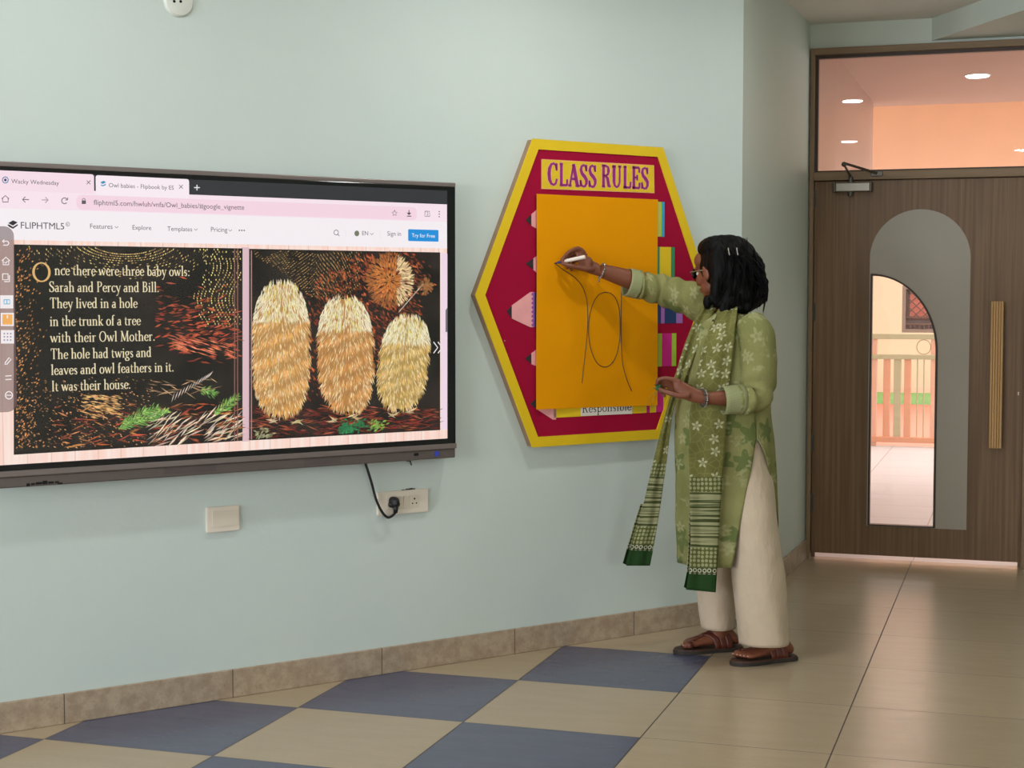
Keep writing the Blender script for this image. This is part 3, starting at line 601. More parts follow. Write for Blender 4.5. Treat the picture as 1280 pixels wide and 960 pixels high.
m = MB(); quad(m, 311.2, 550, 311, 315.5, 550.5, 537.5, L1 - .0003); pr = m.build('book_page', M['page'], screen)
m = MB(); quad(m, 551.5, 559, 316, 317, 537, 536.5, L1 - .0003); m.build('book_margin', E_('margin', 246, 222, 236), screen)
rng = random.Random(7)
def jit(c, a): k = 1 + rng.uniform(-a, a); return S(*[max(0, min(255, x * k + rng.uniform(-8, 8))) for x in c])
def dab(mb, x, y, ln, wd, ang, c, L): 
    dx, dy = math.cos(ang) * ln / 2, math.sin(ang) * ln / 2; px_, py_ = -math.sin(ang) * wd / 2, math.cos(ang) * wd / 2
    mb.poly([TV(x - dx, y - dy), TV(x + px_, y + py_), TV(x + dx, y + dy), TV(x - px_, y - py_)][::-1], L, 0, c)
def inpage(x, y, pg):
    if pg == 0: return 19 < x < 301 and 307.5 + (x - 17) * .0175 < y < 566.5 - (x - 17) * .061
    return 313 < x < 548.5 and 313 + (x - 311) * .019 < y < 548 - (x - 311) * .054
m = MB(); LP = L1 - .0006
GOLD, RUST, OCH = (214, 180, 112), (168, 74, 48), (196, 132, 74)
for row in range(13):                                                 # curved rows of stippling along the top and right of the left page
    for k in range(60):
        a = R(-8 + k * 3.3); r = 40 + row * 5; x, y = 158 + r * math.cos(a) * 1.25, 296 + r * math.sin(a) * .55
        if inpage(x, y, 0) and y < 350 and rng.random() < (.9 if row < 4 else .35): dab(m, x, y, 3.2, 1.3, a + PI / 2, jit(GOLD, .35), LP)
for row in range(12):
    for k in range(34):
        x = 250 + row * 4.4 + 8 * math.sin(k * .22); y = 312 + k * 2.9
        if inpage(x, y, 0) and rng.random() < (.35 + .05 * row): dab(m, x, y, 2.8, 1.5, R(70 + row * 3), jit((222, 196, 120), .3), LP)
for _ in range(330):
    x = 20 + abs(rng.gauss(0, 16)); y = rng.uniform(310, 560)
    if inpage(x, y, 0): dab(m, x, y, 3.2, 1.5, R(-50 + rng.uniform(-15, 15)), jit(OCH, .4), LP)
for _ in range(420):
    x = rng.uniform(22, 190); y = 470 + 90 * rng.random() ** .8
    if inpage(x, y, 0): dab(m, x, y, 3, 1.3, R(rng.uniform(0, 50)), jit((176, 128, 82), .45), LP)
for _ in range(240):
    x = rng.uniform(196, 300); y = 378 + (x - 196) * .10 + rng.gauss(26, 20)
    if inpage(x, y, 0): dab(m, x, y, rng.uniform(5, 15), rng.uniform(1.2, 3.0), R(-12 + rng.uniform(-18, 30)), jit(RUST if rng.random() < .7 else (108, 44, 32), .35), LP)
for _ in range(60):
    x = rng.uniform(215, 292); y = 426 + (x - 215) * .12 + rng.uniform(-8, 12)
    if inpage(x, y, 0): dab(m, x, y, rng.uniform(10, 18), 1.6, R(18), jit((220, 120, 86), .25), LP)
for _ in range(430):
    x = rng.uniform(70, 301); y = rng.uniform(505, 562); pk = (x - 70) / 230
    if inpage(x, y, 0) and rng.random() < .25 + .75 * pk: dab(m, x, y, rng.uniform(7, 22), rng.uniform(1.0, 2.4), R(rng.uniform(-30, 28)), jit(rng.choice([RUST, (150, 72, 44), OCH, (92, 40, 28)]), .35), LP)
for _ in range(90):
    x = rng.uniform(185, 300); y = rng.uniform(515, 555)
    if inpage(x, y, 0): dab(m, x, y, rng.uniform(12, 28), rng.uniform(1.2, 2.6), R(rng.uniform(-55, -15)), jit((214, 194, 168), .25), LP - .0001)
for cx, cy, ln, an, n in ((180, 524, 64, -20, 260), (176, 518, 48, -24, 150), (284, 506, 36, -38, 130), (262, 490, 20, 10, 50)):
    for _ in range(n):
        q = rng.uniform(-.5, .5); o_ = rng.gauss(0, 3.6) * (1.1 - abs(q) * 1.4); a = R(an); x = cx + q * ln * math.cos(a) - o_ * math.sin(a); y = cy + q * ln * math.sin(a) + o_ * math.cos(a)
        if inpage(x, y, 0): dab(m, x, y, rng.uniform(5, 9), 1.1, a + (.6 if o_ > 0 else -.6), jit((96, 150, 66) if rng.random() < .6 else (150, 184, 96), .3), LP - .0002)
for k in range(12):                                                   # a pale feather and twigs
    x, y = 216 + k * 4.2, 497 - k * 2.6; dab(m, x, y, 13, 1.5, R(-72 + k * 2), jit((206, 190, 176), .15), LP - .0003)
for k in range(26):
    x, y = rng.uniform(186, 270), rng.uniform(474, 496); dab(m, x, y, rng.uniform(10, 26), 1.2, R(rng.uniform(-25, 35)), jit((176, 140, 104), .3), LP - .0001)
for _ in range(120):
    x = 116 + rng.uniform(-12, 34); y = 500 + rng.uniform(-6, 22)
    if inpage(x, y, 0): dab(m, x, y, rng.uniform(5, 12), 1.6, R(12), jit((206, 160, 100), .3), LP)
for x0 in (292.5, 296.2): m.poly([TV(x0, 551.5), TV(x0 + 1.1, 551.4), TV(x0 + 1.1, 311), TV(x0, 311)], LP - .0003, 0, S(150, 96, 84))
m.build('painted_strokes', M['paint'], pl)
m = MB()
for row in range(26):
    for k in range(44):
        x = 318 + k * 3.6 + row * 1.3; y = 314 + row * 2.4 + 5 * math.sin(k * .35 + row * .2)
        if x < 452 and inpage(x, y, 1) and y < 316 + 62 * math.exp(-((x - 410) / 60) ** 2) and rng.random() < .8: dab(m, x, y, 3.2, 1.2, R(-28 if x < 395 else 72), jit((150, 120, 74), .4), LP)
for _ in range(2100):                                                 # rust brown mass
    q = rng.random(); x = 392 + q * 130 + rng.gauss(0, 10); y = 395 - 70 * q + rng.uniform(-45, 150 - 60 * q)
    if inpage(x, y, 1) and y < 500: dab(m, x, y, rng.uniform(4, 9), rng.uniform(1.2, 2.6), R(rng.uniform(15, 75)), jit(rng.choice([(120, 52, 30), (150, 66, 36), (84, 36, 24), (176, 90, 48), (48, 24, 18)]), .3), LP)
for _ in range(900):                                                  # a warm round patch with a darker rim
    a = rng.uniform(0, 2 * PI); r = math.sqrt(rng.random()); x = 487 + 29 * r * math.cos(a); y = 350 + 34 * r * math.sin(a)
    c = (156, 96, 48) if r > .75 else (190, 116, 56); c = (222, 190, 140) if x > 496 and r > .5 else c
    dab(m, x, y, rng.uniform(4, 8), 1.6, a, jit(c, .25), LP - .0001)
for _ in range(160):
    a = rng.uniform(0, 2 * PI); x = 532 + 9 * math.cos(a) * rng.random(); y = 358 + 11 * math.sin(a) * rng.random(); dab(m, x, y, 5, 1.5, a, jit((150, 100, 56), .3), LP - .0001)
for k in range(22): dab(m, 500 + k * 1.3, 388 - k * 1.5, 7, 1.4, R(-50), jit((190, 180, 164), .2), LP - .0001)
for _ in range(520):                                                  # leaf litter
    x = rng.uniform(313, 549); y = rng.uniform(508, 549)
    if inpage(x, y, 1): dab(m, x, y, rng.uniform(8, 20), rng.uniform(1, 2.4), R(rng.uniform(-25, 25)), jit(rng.choice([(120, 40, 30), (86, 32, 26), (150, 76, 50), (60, 26, 22)]), .3), LP)
for cx, cy, n, c in ((432, 537, 70, (40, 120, 70)), (448, 531, 50, (36, 110, 66)), (470, 531, 40, (120, 160, 70)), (330, 544, 50, (150, 150, 110))):
    for _ in range(n):
        x, y = cx + rng.gauss(0, 6), cy + rng.gauss(0, 4)
        if inpage(x, y, 1): dab(m, x, y, 6, 2, R(rng.uniform(-80, 20)), jit(c, .25), LP - .0001)
# three soft fluffy shapes in cream and orange
def fluff(cx, cy, rx, ry, n, lean, warm, LL):
    for k in range(44): 
        a = 2 * PI * k / 44
    core = [(cx + rx * .93 * abs(math.cos(a)) ** .8 * (1 if math.cos(a) > 0 else -1) + lean * -math.sin(a), cy + ry * .95 * abs(math.sin(a)) ** .8 * (1 if math.sin(a) > 0 else -1)) for a in [2 * PI * k / 40 for k in range(40)]]
    m.poly([TV(*p) for p in core][::-1], LL + .00005, 0, S(*[c * .8 for c in warm]))
    ps = []
    for _ in range(n):
        a = rng.uniform(0, 2 * PI); r = rng.random() ** .5; ps.append((cy + ry * r * abs(math.sin(a)) ** .8 * (1 if math.sin(a) > 0 else -1), cx + rx * r * abs(math.cos(a)) ** .8 * (1 if math.cos(a) > 0 else -1), r))
    ps.sort(reverse=True)
    for y, x, r in ps:
        f = (y - (cy - ry)) / (2 * ry); c = (238, 226, 190) if f < .30 else warm
        if f < .3 and abs(x - cx) < rx * .6 and rng.random() < .3: c = (226, 206, 120)
        if f >= .3: c = tuple(a_ * (1 - .25 * (.5 + .5 * math.sin(f * 46 + x * .12))) for a_ in c); c = c if rng.random() > .25 else (246, 216, 164)
        dab(m, x + lean * (.5 - f) * 2, y, rng.uniform(6, 11) if r < .9 else 9, rng.uniform(.8, 1.4), R(90 + (x - cx) / rx * -28 + rng.uniform(-14, 14)), jit(c, .10), LL)
fluff(432, 444, 36, 74, 2300, -2, (230, 164, 92), LP - .0004); fluff(504, 454, 32, 60, 1900, 6, (226, 186, 104), LP - .0006); fluff(351, 437, 37, 86, 2800, 0, (238, 176, 100), LP - .0008)
for cx, cy in ((341, 527), (372, 526), (415, 525), (442, 521), (492, 517), (514, 514)):   # pale twigs under them
    for an in (-30, 5, 35, 160): dab(m, cx + rng.uniform(-4, 4), cy + rng.uniform(-2, 2), 13, 2.2, R(an), jit((206, 184, 140), .15), LP - .0009)
m.poly([TV(313.2, 549.5), TV(314.6, 549.4), TV(314.6, 313), TV(313.2, 313)], LP - .001, 0, S(170, 130, 126))
m.build('painted_strokes', M['paint'], pr)
M['booktext'] = E_('book lettering cream', 240, 226, 186)
LT = L1 - .0013
lines = [('nce there were three baby owls:', 68, 237.5, 346.5), ('Sarah and Percy and Bill.', 61, 199, 367), ('They lived in a hole', 62, 172, 387), ('in the trunk of a tree', 62, 176, 407), ('with their Owl Mother.', 62.5, 194, 427), ('The hole had twigs and', 63, 189.5, 447.5), ('leaves and owl feathers in it.', 63.5, 217.5, 466.5), ('It was their house.', 64, 163.5, 487.5)]
for s_, x0, x1, yb in lines:
    mb = MB(); u0 = TV(x0, yb)[0]; u1 = TV(x1, yb)[0]; serif_text(mb, s_, u0, u1, TV((x0 + x1) / 2, yb - (2 if yb < 400 else 0) + (x1 - 150) * .0)[1], LT, cap=.034, bold=1.0); mb.build('story_line', M['booktext'], pl)
mb = MB(); u0, z0 = TV(39, 352); u1, z1 = TV(65, 328); serif_text(mb, 'O', u0, u1, z0, LT, cap=z1 - z0, bold=.9); mb.build('story_initial', E_('initial gold', 226, 182, 112), pl)
# --- side toolbar and page arrow
t = NT('toolbar smoke'); e_ = t.n('ShaderNodeEmission'); e_.inputs[0].default_value = S(112, 88, 88); tr = t.n('ShaderNodeBsdfTransparent'); mx = t.n('ShaderNodeMixShader'); mx.inputs[0].default_value = .7
t.t.links.new(tr.outputs[0], mx.inputs[1]); t.t.links.new(e_.outputs[0], mx.inputs[2]); t.t.links.new(mx.outputs[0], t.out.inputs[0])
LB = L1 - .0016
u0 = uS0; u1 = TV(19, 400)[0]; mb = MB(); mb.poly([(u0, TV(10, 515)[1])] + [(u1 - .03 + .03 * math.cos(R(a)), TV(10, 515)[1] + .03 + .03 * math.sin(R(a))) for a in range(-90, 1, 15)] + [(u1 - .03 + .03 * math.cos(R(a)), TV(10, 283)[1] - .03 + .03 * math.sin(R(a))) for a in range(0, 91, 15)] + [(u0, TV(10, 283)[1])], LB)
bar = mb.build('side_toolbar', t.m, screen)
M['icow'] = E_('toolbar icon white', 246, 238, 240)
def tico(strokes, wpx, mat, polys=(), y=LB - .0006):
    mb = MB()
    for s_ in strokes: mb.ribbon([TV(*p) for p in s_], wpx * .0026, y)
    for p_ in polys: mb.poly([TV(*p) for p in p_], y)
    return mb.build('toolbar_icon', mat, bar)
def sq(x, y, rx, ry): return [(x - rx, y - ry), (x + rx, y - ry), (x + rx, y + ry), (x - rx, y + ry)]
tico([[(3, 301.5), (8, 301.5)] + parc(8, 304, 2.6, 2.5, -90, 90, 8) + [(3.5, 306.5)], [(5, 299.5), (2.6, 301.5), (5, 303.7)]], 1.2, M['icow'])
tico([[(2, 326), (7, 321.5), (12, 326)], [(3.6, 325.5), (3.6, 331), (10.5, 331), (10.5, 325.5)], [(5, 327.5), (6.8, 329), (9, 326.5)]], 1.2, M['icow'])
tico([sq(6.3, 346, 3.4, 3.7) + [(2.9, 342.3)], [(11.5, 344), (11.5, 352), (5, 352)]], 1.2, M['icow'])
[tico([], 1, M['icow'], [q]) for q in (sq(8, 377.3, 8.2, 8.2), sq(8.8, 399.3, 8.2, 8.2), sq(9, 421, 8.2, 8.4))]
tico([sq(8.2, 377.3, 3.6, 2.6) + [(4.6, 374.7)], [(8.2, 375), (8.2, 380)]], 1.2, E_('toolbar icon blue', 110, 186, 216), y=LB - .0010)
tico([], 1, E_('toolbar icon orange', 246, 178, 96), [sq(8.8, 399.3, 6.3, 6.4)], y=LB - .0010); tico([], 1, M['icow'], [sq(8.8, 396, .8, 2)], y=LB - .0013)
tico([], 1, E_('toolbar icon dots', 150, 140, 170), [sq(5 + 4 * i, 417 + 4 * j, .9, .9) for i in range(3) for j in range(3)], y=LB - .0010)
tico([[(6, 453.5), (11, 447), (13.5, 449), (8.5, 455), (5.8, 455.5), (6, 453.5)]], 1.2, M['icow']); tico([[(6.3, 470), (14, 469.5)], [(6.3, 474.5), (14, 474)]], 1.2, M['icow']); tico([parc(10.8, 494, 4.4, 4.6)], 1.2, M['icow'])
tico([], 1, M['icow'], [parc(8.6 + 2.2 * k, 494, .8, .8) for k in range(3)])
mb = MB()
for x in (541.5, 547): mb.ribbon([TV(x, 427.5), TV(x + 5.3, 434.5), TV(x, 441.5)], .0042, LB)
mb.build('next_page_arrow', E_('arrow white', 240, 234, 236), screen)
m = MB(); m.poly([TV(556.5, 415), TV(559, 415), TV(559, 384), TV(556.5, 388)], LB); m.build('scroll_handle', E_('handle grey', 120, 112, 118), screen)
m = MB(); m.box(uS0, uS, yy - .0052, yy - .0048, zS0, zS1); m.build('front_glass', glassy('screen front glass', .035), disp)

# ------------------------------------------------------------------ fittings on the wall
M['cord'] = plain('black cable', S(16, 16, 17), .5)
# socket plate
VP = .012
a = W(472.5, 615, VP); b = W(535.5, 641, VP); pc = ((a[0] + b[0]) / 2, (W(500, 613, VP)[1] + W(500, 643.2, VP)[1]) / 2); hw, hh = (b[0] - a[0]) / 2, .0435
sp = wthing('socket_plate', 'white wall socket plate under the display with a black plug in it', 'socket', *pc)
sp.location = wallp(pc[0], 0, pc[1])
def lw(u, z): return u - pc[0], z - pc[1]
def plate(mb, w_, h_, t0, t1, x=0, z=0, r=.004): mb.prism(rrect(x - w_, x + w_, z - h_, z + h_, r), -t1, -t0)
m = MB(); plate(m, hw, hh, 0, .010, 0, 0, .006); plate(m, hw - .002, hh - .002, .010, VP, 0, 0, .005); m.build('plate', M['white'], sp)
def lu(px): return W(px, 628, VP)[0] - pc[0]
xs0, xs1 = lu(484), lu(498); xw = [(lu(499), lu(503.5)), (lu(504.5), lu(510))]; xq0, xq1 = lu(511.5), lu(524)
M['white2'] = plain('warm white module', S(218, 207, 190), .35, var=.01)
def socket(x0, x1):
    mb = MB(); plate(mb, (x1 - x0) / 2, .0245, VP, VP + .002, (x0 + x1) / 2, 0, .002); k = mb.build('socket_module', M['white2'], sp); cx = (x0 + x1) / 2
    for dx, dz, r in ((0, .010, .0036), (-.0085, -.007, .0028), (.0085, -.007, .0028)):
        mb = MB(); mb.prism(arc(cx + dx, dz, r, r, 0, 360, 14)[:-1], -VP - .0026, -VP - .002); mb.build('socket_hole', M['hole'], k)
socket(xs0, xs1); socket(xq0, xq1)
for x0, x1 in xw:
    mb = MB(); rr = [[(x, -VP - .002 - (.004 if q > 0 else 0), q * .0235) for x in (x0, x1)] for q in (-1, 0, 1)]
    mb.add([(x0, -VP, -.0235), (x1, -VP, -.0235), (x1, -VP - .0015, -.0235), (x0, -VP - .0015, -.0235), (x0, -VP, .0235), (x1, -VP, .0235), (x1, -VP - .005, .0235), (x0, -VP - .005, .0235)], [(0, 3, 2, 1), (4, 5, 6, 7), (0, 4, 7, 3), (1, 2, 6, 5), (3, 7, 6, 2)]); mb.build('rocker_switch', M['white2'], sp)
mb = MB()
for x, wd, h in ((.004, .010, .003), (.02, .008, .005), (.036, .014, .006), (.05, .01, .004)): mb.prism([(x - wd, hh - .004), (x + wd, hh - .004), (x + wd * .7, hh + h), (x - wd * .5, hh + h * .8)], -.0012, -.0002)
mb.build('chipped_paint', plain('chipped plaster', S(58, 54, 46), .9), sp)
# plug and its cable
ps = wthing('power_cord', 'black power cable and plug running from the display to the socket', 'cable', *pc)
cx = (xs0 + xs1) / 2
m = MB(); m.loft([[(cx + x, -VP - y, z + .004) for x, z in pts] for y, pts in [(yy_, [(sx_ * math.copysign(abs(math.cos(q)) ** .7, math.cos(q)), sz_ * math.copysign(abs(math.sin(q)) ** .7, math.sin(q))) for q in [2 * PI * k / 24 for k in range(24)]]) for yy_, sx_, sz_ in ((.0022, .019, .021), (.010, .0195, .021), (.020, .016, .018), (.030, .011, .014), (.036, .006, .009))]]); m.ball((cx - .014, -VP - .010, -.004), (.010, .009, .011)); m.ball((cx + .014, -VP - .010, -.004), (.010, .009, .011)); m.tube([(cx, -VP - .022, -.006), (cx, -VP - .020, -.034)], [.011, .008], 12)
m.build('plug', M['cord'], ps, smooth=True)
def cl_(px, py, v): u, z = W(px, py, v); return Vector((u - pc[0], -v, z - pc[1]))
def spline(pts, n=8):
    P = [Vector(p) for p in pts]; out = []
    for i in range(len(P) - 1):
        p0, p1, p2, p3 = P[max(i - 1, 0)], P[i], P[i + 1], P[min(i + 2, len(P) - 1)]
        for k in range(n):
            q = k / n; out.append(.5 * ((2 * p1) + (p2 - p0) * q + (2 * p0 - 5 * p1 + 4 * p2 - p3) * q * q + (3 * p1 - p0 - 3 * p2 + p3) * q ** 3))
    return out + [P[-1]]
cable = spline([cl_(454.5, 574, .035), cl_(458, 583, .034), cl_(464, 602, .03), cl_(470, 624, .028), cl_(477, 639, .030), cl_(484, 646.5, .033), cl_(490, 645, .034), Vector((cx, -VP - .020, -.032))], 8)
m = MB(); m.tube(cable, .0048, 10); m.build('cable', M['cord'], ps, smooth=True)
# blank plate
a = W(258.5, 634.5, .01); b = W(299.5, 662, .01); pc2 = ((a[0] + b[0]) / 2, (W(279, 633, .01)[1] + W(279, 664.5, .01)[1]) / 2); hw2 = (b[0] - a[0]) / 2
bp = wthing('blank_plate', 'square cream blank wall plate under the middle of the display', 'wall plate', *pc2)
m = MB(); plate(m, hw2, .044, 0, .009, 0, 0, .005); plate(m, hw2 - .002, .042, .009, .011, 0, 0, .004); m.build('plate', M['white'], bp)
m = MB(); m.prism(rrect(-hw2 + .020, hw2 - .006, -.027, .030, .002), -.0125, -.011); m.build('blank_insert', M['white2'], bp)
# little hook under the display
u, z = W(509, 576, .0)
m = MB(); m.tube(spline([(0, 0, .006), (0, -.018, .004), (0, -.026, -.004), (.003, -.026, -.012)], 5), .0028, 8); m.prism(arc(0, .006, .007, .007, 0, 360, 16)[:-1], -.003, 0)
o = m.build('wall_hook', M['darksteel'], smooth=False); o.location = wallp(u, 0, z - .002); o.rotation_euler = (0, 0, WALL_ROT); tag(o, 'small grey wall hook just below the display near its right end', 'hook')
# round cover near the ceiling
u, z = W(222.5, 2, .0); rc = wthing('round_cover', 'round white junction cover on the wall at the top edge', 'wall cover', u, z)
m = MB(); m.tube([(0, 0, 0), (0, -.006, 0), (0, -.014, 0), (0, -.018, 0)], [.052, .052, .047, .03], 40, side=(0, 0, 1)); m.build('cover', plain('painted cover', S(214, 218, 208), .45), rc, smooth=True, angle=30)
for dx, dz in ((-.021, -.004), (.002, -.002)):
    m = MB(); m.prism(arc(dx, dz, .005, .005, 0, 360, 14)[:-1], -.0185, -.0165); m.build('screw_hole', M['hole'], rc)

# ------------------------------------------------------------------ the class rules board
VB = .040
bo = thing('notice_board', 'maroon hexagonal notice board with bright yellow border on the mint wall', 'notice board', WALL_A, WALL_ROT)
u_l = W(594.5, 370, VB)[0]; (u_tl, z_t), (u_tr, _), (u_bl, z_b) = W(661, 172.8, VB), W(829, 181.3, VB), W(671, 559, VB)
z_m = W(594.5, 369, VB)[1]; u_tl = (u_tl + u_bl) / 2; u_r = u_tr + (u_tl - u_l)
hexo = [(u_l, z_m), (u_tl, z_b), (u_tr, z_b), (u_r, z_m), (u_tr, z_t), (u_tl, z_t)]
def inset(P, d):
    out = []; n = len(P)
    for i in range(n):
        a, b, c = Vector(P[i - 1]), Vector(P[i]), Vector(P[(i + 1) % n]); t1, t2 = (b - a).normalized(), (c - b).normalized(); n1, n2 = Vector((-t1.y, t1.x)), Vector((-t2.y, t2.x))
        q = (n1 + n2).normalized(); out.append(tuple(b + q * (d / max(.2, q.dot(n1)))))
    return out
hin = inset(hexo, .040)
M['plywood'] = plain('raw board edge', S(150, 122, 98), .8, var=.08); M['maroon'] = plain('maroon felt paper', S(158, 4, 50), .85, spec=.2, var=.03); M['yellow'] = plain('yellow card', S(228, 192, 8), .6, var=.02)
m = MB(); m.prism(inset(hexo, .003), -.034, -.001); m.build('backing', M['plywood'], bo)
m = MB(); m.prism(hexo, -VB, -.034, [hin]); m.build('border', M['yellow'], bo)
m = MB(); m.prism(inset(hexo, .035), -.0355, -.0338); m.build('panel', M['maroon'], bo)
def BW(x, y, v=.0365): return W(x, y, v)
# strips of border tape folded over at the corners
for i, (q, ln) in enumerate(((0, .05), (2, .04), (4, .06), (5, .05))):
    a, b = Vector(hexo[q]), Vector(hexo[(q + 1) % 6]); c, d = Vector(hin[q]), Vector(hin[(q + 1) % 6]); t1 = ln / (b - a).length
    m = MB(); m.prism([tuple(a), tuple(a.lerp(b, t1 * 1.5)), tuple(c.lerp(d, t1 * .6)), tuple(c)], -VB - .0007, -VB + .0001); m.build('border_strip', M['yellow'], bo)
# title strip
ts = MB(); tq = [BW(677, 236.2, .038), BW(818, 241.5, .038), BW(817.5, 206.5, .038), BW(677, 198.8, .038)]
ts.prism(tq, -.0385, -.0358); title = ts.build('title_strip', plain('pale strip edge', S(238, 170, 120), .7), bo)
m = MB(); m.prism(inset(tq, .0028), -.039, -.0385); m.build('title_face', plain('yellow title card', S(226, 190, 24), .6), title)
def zl(y0, y1): return W(686, y0, .039)[1], W(808, y1, .039)[1]
zb0, zb1 = zl(231, 235); u0, u1 = W(684.5, 220, .039)[0], W(811.5, 220, .039)[0]; cp = W(690, 203.5, .039)[1] - W(690, 231.5, .039)[1]
def word(nm, mat, y, bold):
    mb = MB(); adv = sum(GLY[c][0] + .03 if c != ' ' else .30 for c in 'CLASS RULES'); q = sum(GLY[c][0] + .03 for c in 'CLASS') / adv; q2 = q + .30 / adv
    serif_text(mb, 'CLASS', u0, u0 + (u1 - u0) * q, zb0 - .001, y, cap=cp, bold=bold, minw=.085); serif_text(mb, 'RULES', u0 + (u1 - u0) * q2, u1, (zb0 + zb1) / 2 - .001, y, cap=cp, bold=bold, minw=.085); return mb.build(nm, mat, title)
word('lettering_outline', plain('pale pink outline', S(236, 168, 150), .7), -.0392, 2.0); word('lettering', plain('purple glitter lettering', S(150, 34, 118), .5, var=.2, scale=300), -.0396, 1.4)
# paper pencils pinned across the board, their middles under the big sheet
PINKP = plain('pale pink paper', S(236, 164, 164), .8); DARKP = plain('charcoal paper', S(44, 36, 40), .8)
def col(n, r, g, b): return plain(n, S(r, g, b), .75, var=.02)
CY, LM, YG, YE, GR, NV, LI, MG, PU = col('cyan paper', 40, 160, 200), col('lime paper', 168, 196, 50), col('yellow green paper', 196, 200, 90), col('yellow paper', 232, 196, 20), col('green paper', 52, 140, 96), col('navy paper', 26, 54, 100), col('lilac paper', 164, 104, 180), col('magenta paper', 206, 20, 128), col('violet paper', 150, 80, 170)
def pencil(tip, cone_top, cone_bot, xw_, yb0, yb1, yr0, yr1, bands, wave=None):
    'tip (x,y), the dark lead to xk, pink cone to xw_, body of coloured bands to the right'
    tx, ty = tip; root = None
    y0 = -.0366
    x_body = xw_; xr = bands[-1][1]
    mb = MB(); mb.prism([BW(x_body, yb1), BW(bands[0][0], yr1), BW(bands[0][0], yr0), BW(x_body, yb0)], -.0368, -.0358)
    body = mb.build('paper_pencil', bands[0][2], bo)
    za, zb_ = BW(xr, yr1)[1], BW(xr, yr0)[1]
    for xa, xb, mt in bands:
        ua, ub = BW(xa, yr1)[0], BW(xb, yr1)[0]; mb = MB(); mb.prism([(ua, za), (ub, za), (ub, zb_), (ua, zb_)], -.0374, -.0358); mb.build('stripe', mt, body)
    (cxk, cy0, cy1) = cone_top
    mb = MB(); mb.prism([BW(tx, ty), BW(cxk, cy1), BW(cxk, cy0)], -.0378, -.0358); mb.build('lead_tip', DARKP, body)
    mb = MB(); mb.prism([BW(cxk, cy1), BW(cone_bot[0], cone_bot[2]), BW(xw_ + 3, yb1), BW(xw_ + 3, yb0), BW(cone_bot[0], cone_bot[1]), BW(cxk, cy0)], -.0374, -.0358); mb.build('cone', PINKP, body)
    if wave:
        pts = []; n = 24
        for k in range(n + 1): yk = yb1 + (yb0 - yb1) * k / n; pts.append(BW(wave + 1.6 * math.cos(k * 2.1), yk))
        mb = MB(); mb.prism([BW(xw_ + 4, yb0)] + pts[::-1] + [BW(xw_ + 4, yb1)], -.0380, -.0358); mb.build('scalloped_edge', PU, body)
    return body
pencil((657, 275), (664, 268, 282), (671, 262, 286), 671, 262, 286, 252.5, 296, [(818, 825.5, YG), (825.5, 827, LM), (827, 830.3, CY)])
pencil((657, 329.5), (666.5, 323, 337), (671, 320, 341), 671, 320, 341, 309, 347.5, [(818, 824.3, GR), (824.3, 838.5, YE), (838.5, 843, GR)])
pencil((633.5, 389), (639.5, 382, 398), (663, 365, 409), 664, 365, 409, 380.5, 404, [(818, 826, NV), (826, 830.5, LI), (830.5, 845, NV), (845, 853, LI)], 665)
pencil((656.5, 448), (664, 442, 455), (671, 436.5, 458), 671, 436.5, 458, 416.5, 457.5, [(818, 822, MG), (822, 827, LM), (827, 839.5, MG), (839.5, 845, LM)])
p5 = pencil((663, 505), (670.5, 498, 511), (691, 490, 524.5), 692, 490, 524.5, 472, 514.5, [(692, 808, YE), (808, 812, MG), (812, 820, YE), (820, 829, MG), (829, 836, YE)])
m = MB(); rq = [BW(726, 520), BW(790, 517.2), BW(790, 498), BW(726, 500)]; m.prism(rq, -.0384, -.0374); rl_ = m.build('word_label', plain('white label paper', S(226, 220, 210), .7), p5)
mb = MB(); u0, z0 = BW(727, 516.3); u1, z1 = BW(789, 513.5); serif_text(mb, 'Responsible', u0, u1, z0 + .001, -.0387, cap=.034, bold=.95); mb.build('label_lettering', plain('black print', S(22, 20, 22), .7), rl_)
m = MB(); u, z = BW(631, 426); m.ball((u, -.0362, z), (.0028, .0018, .0028), seg=10, rings=6); m.build('drawing_pin', M['steel'], bo)
# the big sheet
VS = .0475
sh = thing('chart_paper', 'large orange-yellow sheet of chart paper hung over the notice board', 'paper', WALL_A, WALL_ROT)
c4 = [W(670.5, 512, VS), W(821.5, 506.5, VS), W(822.3, 249.5, VS), W(671, 242.3, VS)]
m = MB(); NX, NZ = 24, 40; rows = []
def shp(a, b, off=0):
    p = Vector(c4[0]).lerp(Vector(c4[1]), a).lerp(Vector(c4[3]).lerp(Vector(c4[2]), a), b)
    y = -VS + .0030 * math.sin(a * 3.0 + .4) * (1 - b) + .004 * max(0, .12 - b) / .12 * math.sin(a * 9) * -1 + .0012 * math.sin(b * 7 + a * 3)
    return Vector((p.x, y - off, p.y))
t = NT('orange yellow chart paper'); o_ = t.co(); M['chart'] = t.fin(t.mix(t.noise(o_, 4, 3), S(226, 147, 0), S(232, 154, 1)), .8, 0, .1)
for off in (0.0, -.0005):
    vs = [shp(a / NX, b / NZ, off) for b in range(NZ + 1) for a in range(NX + 1)]
    m.add(vs, [((b * (NX + 1) + a), (b * (NX + 1) + a + 1), ((b + 1) * (NX + 1) + a + 1), ((b + 1) * (NX + 1) + a)) for b in range(NZ) for a in range(NX)])
m.build('sheet', M['chart'], sh, smooth=True)
def surf_pt(px, py):
    u, z = W(px, py, VS); A_, B_ = Vector(c4[0]), Vector(c4[3]); b = (z - A_.y) / (B_.y - A_.y); l = A_.lerp(B_, b).x; r = Vector(c4[1]).lerp(Vector(c4[2]), b).x; p = shp((u - l) / (r - l), b, .0006); return (u, p.y, z)
inkm = plain('dark marker ink', S(74, 46, 24), .6)
